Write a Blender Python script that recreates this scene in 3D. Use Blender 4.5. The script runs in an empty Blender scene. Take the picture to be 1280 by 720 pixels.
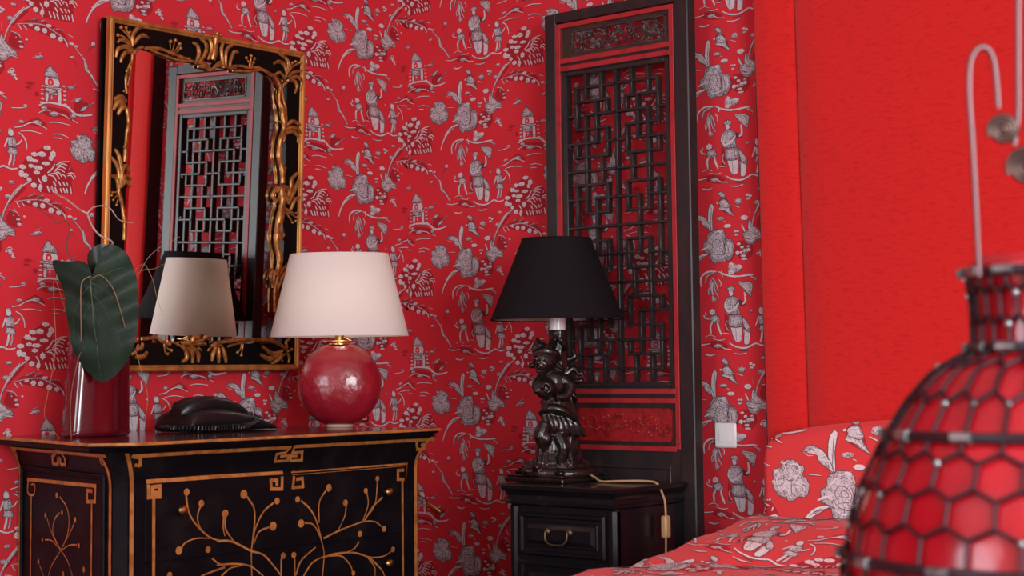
import bpy, math, random
import numpy as np
from mathutils import Vector, Matrix
from mathutils.geometry import tessellate_polygon
from mathutils import noise as mnoise

random.seed(7)
C = bpy.context.scene.collection
PI = math.pi
# room: wall_left is the plane x=0, wall_back is y=0, they meet in the corner x=y=0; z up, metres
CAM = Vector((3.57521, -3.74141, 1.00000))
AL, PITCH, ROLL, F_PX, CY_PX = 0.699336, 0.074742, -0.010605, 2050.07, 310.88

# ------------------------------------------------------------------ helpers
def V(*a): return Vector(a)

def catmull(pts, n=3):
    pts = [Vector(p) for p in pts]
    if len(pts) < 3: 
        return [pts[0].lerp(pts[-1], k/n) for k in range(n+1)] if len(pts) == 2 else pts
    P = [pts[0]*2-pts[1]] + pts + [pts[-1]*2-pts[-2]]
    out = []
    for i in range(1, len(P)-2):
        a, b, c, d = P[i-1], P[i], P[i+1], P[i+2]
        for k in range(n):
            t = k/n
            out.append(0.5*((2*b)+(c-a)*t+(2*a-5*b+4*c-d)*t*t+(3*b-a-3*c+d)*t**3))
    out.append(P[-2].copy())
    return out

class MB:
    def __init__(s): s.v = []; s.f = []; s.m = []
    def face(s, pts, m=0):
        k = len(s.v); s.v += [tuple(p) for p in pts]; s.f.append(tuple(range(k, k+len(pts)))); s.m.append(m)
    def grid(s, rows, m=0, closed_u=False, closed_v=False, flip=False):
        k = len(s.v); nu = len(rows); nv = len(rows[0])
        for r in rows: s.v += [tuple(p) for p in r]
        for i in range(nu if closed_u else nu-1):
            for j in range(nv if closed_v else nv-1):
                a = k+i*nv+j; b = k+i*nv+(j+1) % nv; c = k+((i+1) % nu)*nv+(j+1) % nv; d = k+((i+1) % nu)*nv+j
                s.f.append((a, d, c, b) if flip else (a, b, c, d)); s.m.append(m)
    def cap(s, ring, m=0, flip=False):
        k = len(s.v); s.v += [tuple(p) for p in ring]
        f = tuple(range(k, k+len(ring))); s.f.append(f[::-1] if flip else f); s.m.append(m)
    def box(s, x0, x1, y0, y1, z0, z1, m=0, b=0.0):
        if x1 < x0: x0, x1 = x1, x0
        if y1 < y0: y0, y1 = y1, y0
        if z1 < z0: z0, z1 = z1, z0
        b = min(b, (x1-x0)*.45, (y1-y0)*.45, (z1-z0)*.45)
        if b <= 0:
            P = [(x, y, z) for z in (z0, z1) for y in (y0, y1) for x in (x0, x1)]
            k = len(s.v); s.v += P
            for f in ((0,2,3,1),(4,5,7,6),(0,1,5,4),(2,6,7,3),(0,4,6,2),(1,3,7,5)):
                s.f.append(tuple(k+i for i in f)); s.m.append(m)
            return
        def ring(z, d):
            xa, xb, ya, yb = x0+d, x1-d, y0+d, y1-d; c = b
            return [(xa+c-d, ya, z), (xb-c+d, ya, z), (xb, ya+c-d, z), (xb, yb-c+d, z), (xb-c+d, yb, z), (xa+c-d, yb, z), (xa, yb-c+d, z), (xa, ya+c-d, z)]
        rs = [ring(z0, b*.99), ring(z0+b, 0), ring(z1-b, 0), ring(z1, b*.99)]
        s.grid(rs, m, closed_v=True); s.cap(rs[0], m, True); s.cap(rs[-1], m)
    def tube(s, pts, r, m=0, n=8, caps=True, flat=None):
        """round tube along pts; r a number or a list; flat=(normal, factor) squashes it along a normal"""
        pts = [Vector(p) for p in pts]; N = len(pts)
        rr = r if isinstance(r, (list, tuple)) else [r]*N
        rows = []; up = None
        for i, p in enumerate(pts):
            t = (pts[min(i+1, N-1)]-pts[max(i-1, 0)])
            if t.length < 1e-9: t = Vector((0, 0, 1))
            t.normalize()
            if flat is not None: up = Vector(flat[0])
            elif up is None: up = Vector((0, 0, 1)) if abs(t.z) < .9 else Vector((1, 0, 0))
            a = up-t*up.dot(t)
            if a.length < 1e-6: a = t.orthogonal()
            a.normalize(); bb = t.cross(a)
            if flat is None: up = a
            fa = flat[1] if flat else 1
            rows.append([p+a*(rr[i]*fa*math.cos(2*PI*k/n))+bb*(rr[i]*math.sin(2*PI*k/n)) for k in range(n)])
        s.grid(rows, m, closed_v=True, flip=True)
        if caps: s.cap(rows[0], m); s.cap(rows[-1], m, True)
    def lathe(s, prof, c=(0, 0, 0), m=0, n=32, sx=1, sy=1, rot=0, caps=True):
        rows = []
        for r, z in prof:
            row = []
            for k in range(n):
                a = 2*PI*k/n; x, y = r*sx*math.cos(a), r*sy*math.sin(a)
                row.append((c[0]+x*math.cos(rot)-y*math.sin(rot), c[1]+x*math.sin(rot)+y*math.cos(rot), c[2]+z))
            rows.append(row)
        s.grid(rows, m, closed_v=True)
        if caps: s.cap(rows[0], m, True); s.cap(rows[-1], m)
    def blob(s, c, r, m=0, nu=8, nv=6, M=None):
        rows = []; r = Vector(r) if hasattr(r, '__len__') else Vector((r, r, r))
        for i in range(1, nv):
            t = PI*i/nv
            row = []
            for k in range(nu):
                a = 2*PI*k/nu
                p = Vector((r.x*math.sin(t)*math.cos(a), r.y*math.sin(t)*math.sin(a), -r.z*math.cos(t)))
                if M is not None: p = M@p
                row.append(Vector(c)+p)
            rows.append(row)
        s.grid(rows, m, closed_v=True)
        b = Vector((0, 0, -r.z)); t = Vector((0, 0, r.z))
        if M is not None: b = M@b; t = M@t
        k = len(s.v); s.v += [tuple(Vector(c)+b), tuple(Vector(c)+t)]
        k0 = k-len(rows)*nu
        for j in range(nu):
            s.f.append((k, k0+(j+1) % nu, k0+j)); s.m.append(m)
            q = k0+(len(rows)-1)*nu
            s.f.append((k+1, q+j, q+(j+1) % nu)); s.m.append(m)
    def build(s, name, mats, parent=None, smooth=True, origin=None, angle=35):
        if not isinstance(mats, (list, tuple)): mats = [mats]
        off = Vector((0, 0, 0))
        p = parent
        while p is not None: off += p.location; p = p.parent
        if origin is None and parent is None:
            a = np.array(s.v); org = Vector(((a[:, 0].min()+a[:, 0].max())/2, (a[:, 1].min()+a[:, 1].max())/2, a[:, 2].min()))
        else: org = Vector(origin) if origin is not None else off
        vv = np.array(s.v, dtype=float)-np.array(org)
        me = bpy.data.meshes.new(name); me.from_pydata(vv.tolist(), [], s.f)
        for mt in mats: me.materials.append(mt)
        if len(mats) > 1: me.polygons.foreach_set('material_index', s.m)
        if smooth: me.polygons.foreach_set('use_smooth', [True]*len(s.f))
        me.update()
        if smooth and angle: me.set_sharp_from_angle(angle=math.radians(angle))
        o = bpy.data.objects.new(name, me); C.objects.link(o)
        if parent is not None: o.parent = parent
        o.location = org-off
        return o

def thing(name, label, cat, loc, group=None):
    o = bpy.data.objects.new(name, None); C.objects.link(o); o.location = loc
    o.empty_display_size = .05
    o['label'] = label; o['category'] = cat
    if group: o['group'] = group
    return o
def tag(o, label, cat, group=None, kind=None):
    o['label'] = label; o['category'] = cat
    if group: o['group'] = group
    if kind: o['kind'] = kind
    return o
def struct(o): o['kind'] = 'structure'; return o

# ------------------------------------------------------------------ materials
def mat(name, col, rough=.5, metal=0, coat=0, spec=.5, sheen=0, trans=0, ior=1.45, bump=None, var=None, emis=None, sss=0):
    """bump=(scale, strength, distance); var=(scale, colour2, low, high[, stretch xyz])"""
    m = bpy.data.materials.new(name); m.use_nodes = True
    nt = m.node_tree; b = nt.nodes['Principled BSDF']; L = nt.links
    b.inputs['Base Color'].default_value = (*col, 1); b.inputs['Roughness'].default_value = rough
    b.inputs['Metallic'].default_value = metal; b.inputs['Coat Weight'].default_value = coat
    b.inputs['Coat Roughness'].default_value = .08; b.inputs['Specular IOR Level'].default_value = spec
    b.inputs['Sheen Weight'].default_value = sheen; b.inputs['Transmission Weight'].default_value = trans
    b.inputs['IOR'].default_value = ior
    if sss: b.inputs['Subsurface Weight'].default_value = sss; b.inputs['Subsurface Radius'].default_value = (.02, .01, .01)
    tc = nt.nodes.new('ShaderNodeTexCoord')
    if var:
        mp = nt.nodes.new('ShaderNodeMapping'); L.new(tc.outputs['Object'], mp.inputs[0])
        if len(var) > 4: mp.inputs['Scale'].default_value = var[4]
        n = nt.nodes.new('ShaderNodeTexNoise'); n.inputs['Scale'].default_value = var[0]; n.inputs['Detail'].default_value = 5
        L.new(mp.outputs[0], n.inputs['Vector'])
        r = nt.nodes.new('ShaderNodeMapRange'); r.inputs['From Min'].default_value = var[2]; r.inputs['From Max'].default_value = var[3]
        L.new(n.outputs['Fac'], r.inputs['Value'])
        mx = nt.nodes.new('ShaderNodeMix'); mx.data_type = 'RGBA'
        mx.inputs[6].default_value = (*col, 1); mx.inputs[7].default_value = (*var[1], 1)
        L.new(r.outputs[0], mx.inputs[0]); L.new(mx.outputs[2], b.inputs['Base Color'])
    if bump:
        n = nt.nodes.new('ShaderNodeTexNoise'); n.inputs['Scale'].default_value = bump[0]; n.inputs['Detail'].default_value = 4
        L.new(tc.outputs['Object'], n.inputs['Vector'])
        bp = nt.nodes.new('ShaderNodeBump'); bp.inputs['Strength'].default_value = bump[1]; bp.inputs['Distance'].default_value = bump[2]
        L.new(n.outputs['Fac'], bp.inputs['Height']); L.new(bp.outputs[0], b.inputs['Normal'])
    if emis: b.inputs['Emission Color'].default_value = (*emis[0], 1); b.inputs['Emission Strength'].default_value = emis[1]
    return m

RED = (.68, .030, .044)
m_paper = mat('wallpaper_red', RED, .75, spec=.25, var=(3, (.62, .026, .038), .4, .7))
INK = [m_paper, mat('ink_light', (.66, .58, .60), .7, spec=.25, var=(260, (.42, .33, .36), .52, .70)), mat('ink_mid', (.40, .33, .355), .7, spec=.25, var=(300, (.12, .07, .085), .46, .60)),
       mat('ink_dark', (.085, .035, .045), .7, spec=.25), mat('ink_faint', (.38, .016, .024), .7, spec=.25), mat('ink_soft', (.58, .50, .525), .7, spec=.25, var=(300, (.20, .13, .15), .48, .62))]
m_cloth = mat('bed_cloth_red', (.76, .055, .058), .7, spec=.2, sheen=.1)
INKB = [m_cloth, mat('cloth_ink_light', (.86, .80, .81), .7, spec=.2, var=(220, (.56, .48, .50), .52, .70)), mat('cloth_ink_mid', (.62, .54, .56), .7, spec=.2, var=(240, (.22, .15, .17), .50, .62)),
        mat('cloth_ink_dark', (.16, .075, .09), .7, spec=.2), mat('cloth_ink_faint', (.5, .03, .04), .7, spec=.2), mat('cloth_ink_soft', (.76, .69, .71), .7, spec=.2, var=(240, (.32, .24, .26), .50, .64))]
m_velvet = mat('red_velvet', (.66, .020, .018), .8, spec=.1, sheen=.25, bump=(180, .3, .002), var=(38, (.50, .012, .011), .50, .80, (1, 1, 3.5)))
m_strip = mat('dark_strip', (.022, .008, .010), .7, var=(60, (.07, .012, .016), .5, .7))
m_white = mat('white_paint', (.78, .76, .73), .6)
m_floor = mat('floor_wood', (.22, .10, .05), .4, var=(3, (.12, .05, .025), .35, .65, (1, 12, 1)))
m_black = mat('black_lacquer', (.005, .004, .004), .34, spec=.16, coat=.0, bump=(60, .06, .002))
m_gold = mat('gold_paint', (.55, .22, .045), .42, metal=.35, var=(40, (.36, .13, .03), .4, .65))
m_carve = mat('gilded_carving', (.50, .215, .055), .33, metal=.55, var=(60, (.26, .09, .025), .42, .62))
m_lip = mat('gilt_edge', (.62, .27, .06), .35, metal=.5, var=(30, (.40, .15, .04), .4, .6, (1, 1, .2)))
m_chest = mat('chest_black_lacquer', (.006, .005, .007), .45, spec=.11, coat=.0, bump=(90, .12, .002), var=(14, (.013, .010, .011), .5, .7))
m_chestgold = mat('chest_gold_line', (.60, .245, .06), .45, metal=.2, var=(35, (.38, .14, .035), .42, .62))
m_top = mat('chest_top_lacquer', (.030, .010, .010), .20, coat=.5, spec=.6, var=(10, (.05, .014, .012), .4, .7))
m_mirror = mat('mirror_glass', (.86, .90, .88), .015, metal=1)
m_shade = mat('white_shade_fabric', (.92, .86, .82), .85, spec=.1, sheen=.1, bump=(500, .1, .001))
m_shadein = mat('shade_lining', (.90, .85, .80), .8)
for m_ in (m_shade, m_shadein):
    nt_ = m_.node_tree; b_ = nt_.nodes['Principled BSDF']; o_ = nt_.nodes['Material Output']
    tr_ = nt_.nodes.new('ShaderNodeBsdfTranslucent'); tr_.inputs[0].default_value = (.93, .88, .80, 1)
    mx_ = nt_.nodes.new('ShaderNodeMixShader'); mx_.inputs[0].default_value = .38
    nt_.links.new(b_.outputs[0], mx_.inputs[1]); nt_.links.new(tr_.outputs[0], mx_.inputs[2]); nt_.links.new(mx_.outputs[0], o_.inputs[0])
m_bulb = mat('lit_bulb', (.9, .88, .84), .5, emis=((1, .90, .80), 9))
m_redglaze = mat('red_crackle_glaze', (.33, .010, .022), .24, coat=.6, spec=.6, bump=(30, .75, .006), var=(7, (.22, .006, .014), .4, .7))
m_foot = mat('bare_clay_foot', (.55, .36, .25), .7)
m_brass = mat('brass', (.55, .34, .12), .3, metal=1)
m_black2 = mat('black_shade_fabric', (.009, .0085, .010), .8, spec=.15, bump=(500, .1, .001))
m_sock = mat('white_socket_sleeve', (.90, .88, .90), .22, spec=.6)
m_wood = mat('carved_black_wood', (.010, .007, .006), .24, coat=.25, spec=.55, bump=(70, .5, .004), var=(30, (.028, .013, .009), .5, .7))
m_screen = mat('screen_black_wood', (.020, .016, .017), .40, spec=.42, bump=(50, .2, .002), var=(25, (.045, .022, .020), .5, .72, (1, 1, .3)))
m_screenred = mat('screen_red_paint', (.40, .020, .026), .5, var=(30, (.24, .014, .018), .5, .75))
m_screenbrown = mat('screen_brown_panel', (.055, .030, .018), .45, var=(20, (.03, .02, .015), .4, .7))
m_screencarve = mat('screen_grey_carving', (.045, .030, .032), .35, spec=.6, var=(40, (.10, .07, .06), .5, .7))
m_relief = mat('red_relief', (.36, .014, .018), .38, coat=.2, var=(60, (.16, .01, .01), .45, .7))
m_stand = mat('nightstand_black_wood', (.008, .007, .009), .26, coat=.35, bump=(40, .12, .002))
m_handle = mat('aged_brass_handle', (.16, .12, .07), .4, metal=.9)
m_cord = mat('gold_cord', (.50, .30, .14), .45, spec=.5)
m_darkcord = mat('dark_cord', (.08, .01, .012), .5)
m_plastic = mat('black_plastic', (.009, .009, .010), .34, spec=.5)
m_keys = mat('dark_grey_keys', (.03, .028, .03), .4)
m_led = mat('amber_lamp_lens', (.20, .07, .02), .3)
m_vase = mat('red_vase_glass', (.10, .003, .008), .10, coat=.7, spec=.7, var=(6, (.10, .003, .008), .35, .65))
m_leaf = mat('dark_green_leaf', (.008, .020, .011), .48, spec=.20, coat=.02, bump=(40, .35, .003), var=(18, (.014, .032, .015), .45, .7))
m_leafback = mat('deep_green_leaf', (.007, .018, .011), .35, spec=.5)
m_vein = mat('leaf_vein', (.055, .075, .03), .4)
m_stem = mat('pale_stem', (.30, .17, .09), .5)
m_twig = mat('bleached_twig', (.55, .40, .34), .55, var=(60, (.35, .22, .18), .4, .6))
m_twigdark = mat('dark_twig', (.09, .05, .035), .6)
m_grass = mat('dry_grass', (.42, .25, .10), .6)
m_plate = mat('switch_plate', (.88, .84, .82), .35)
m_rglass = mat('lantern_red_glass', (.46, .007, .016), .18, coat=.25, spec=.5, var=(9, (.26, .003, .008), .38, .65), bump=(18, .3, .006))
m_wire = mat('dark_wire', (.035, .018, .024), .42, metal=.6)
m_silver = mat('worn_silver_band', (.36, .39, .40), .32, metal=.85, var=(25, (.08, .07, .07), .45, .62))
m_copper = mat('copper_wire', (.16, .095, .10), .38, metal=.9)
m_bronze = mat('bronze_coil', (.11, .065, .055), .38, metal=.8)
m_mattress = mat('mattress_cloth', (.7, .68, .64), .8)

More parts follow.
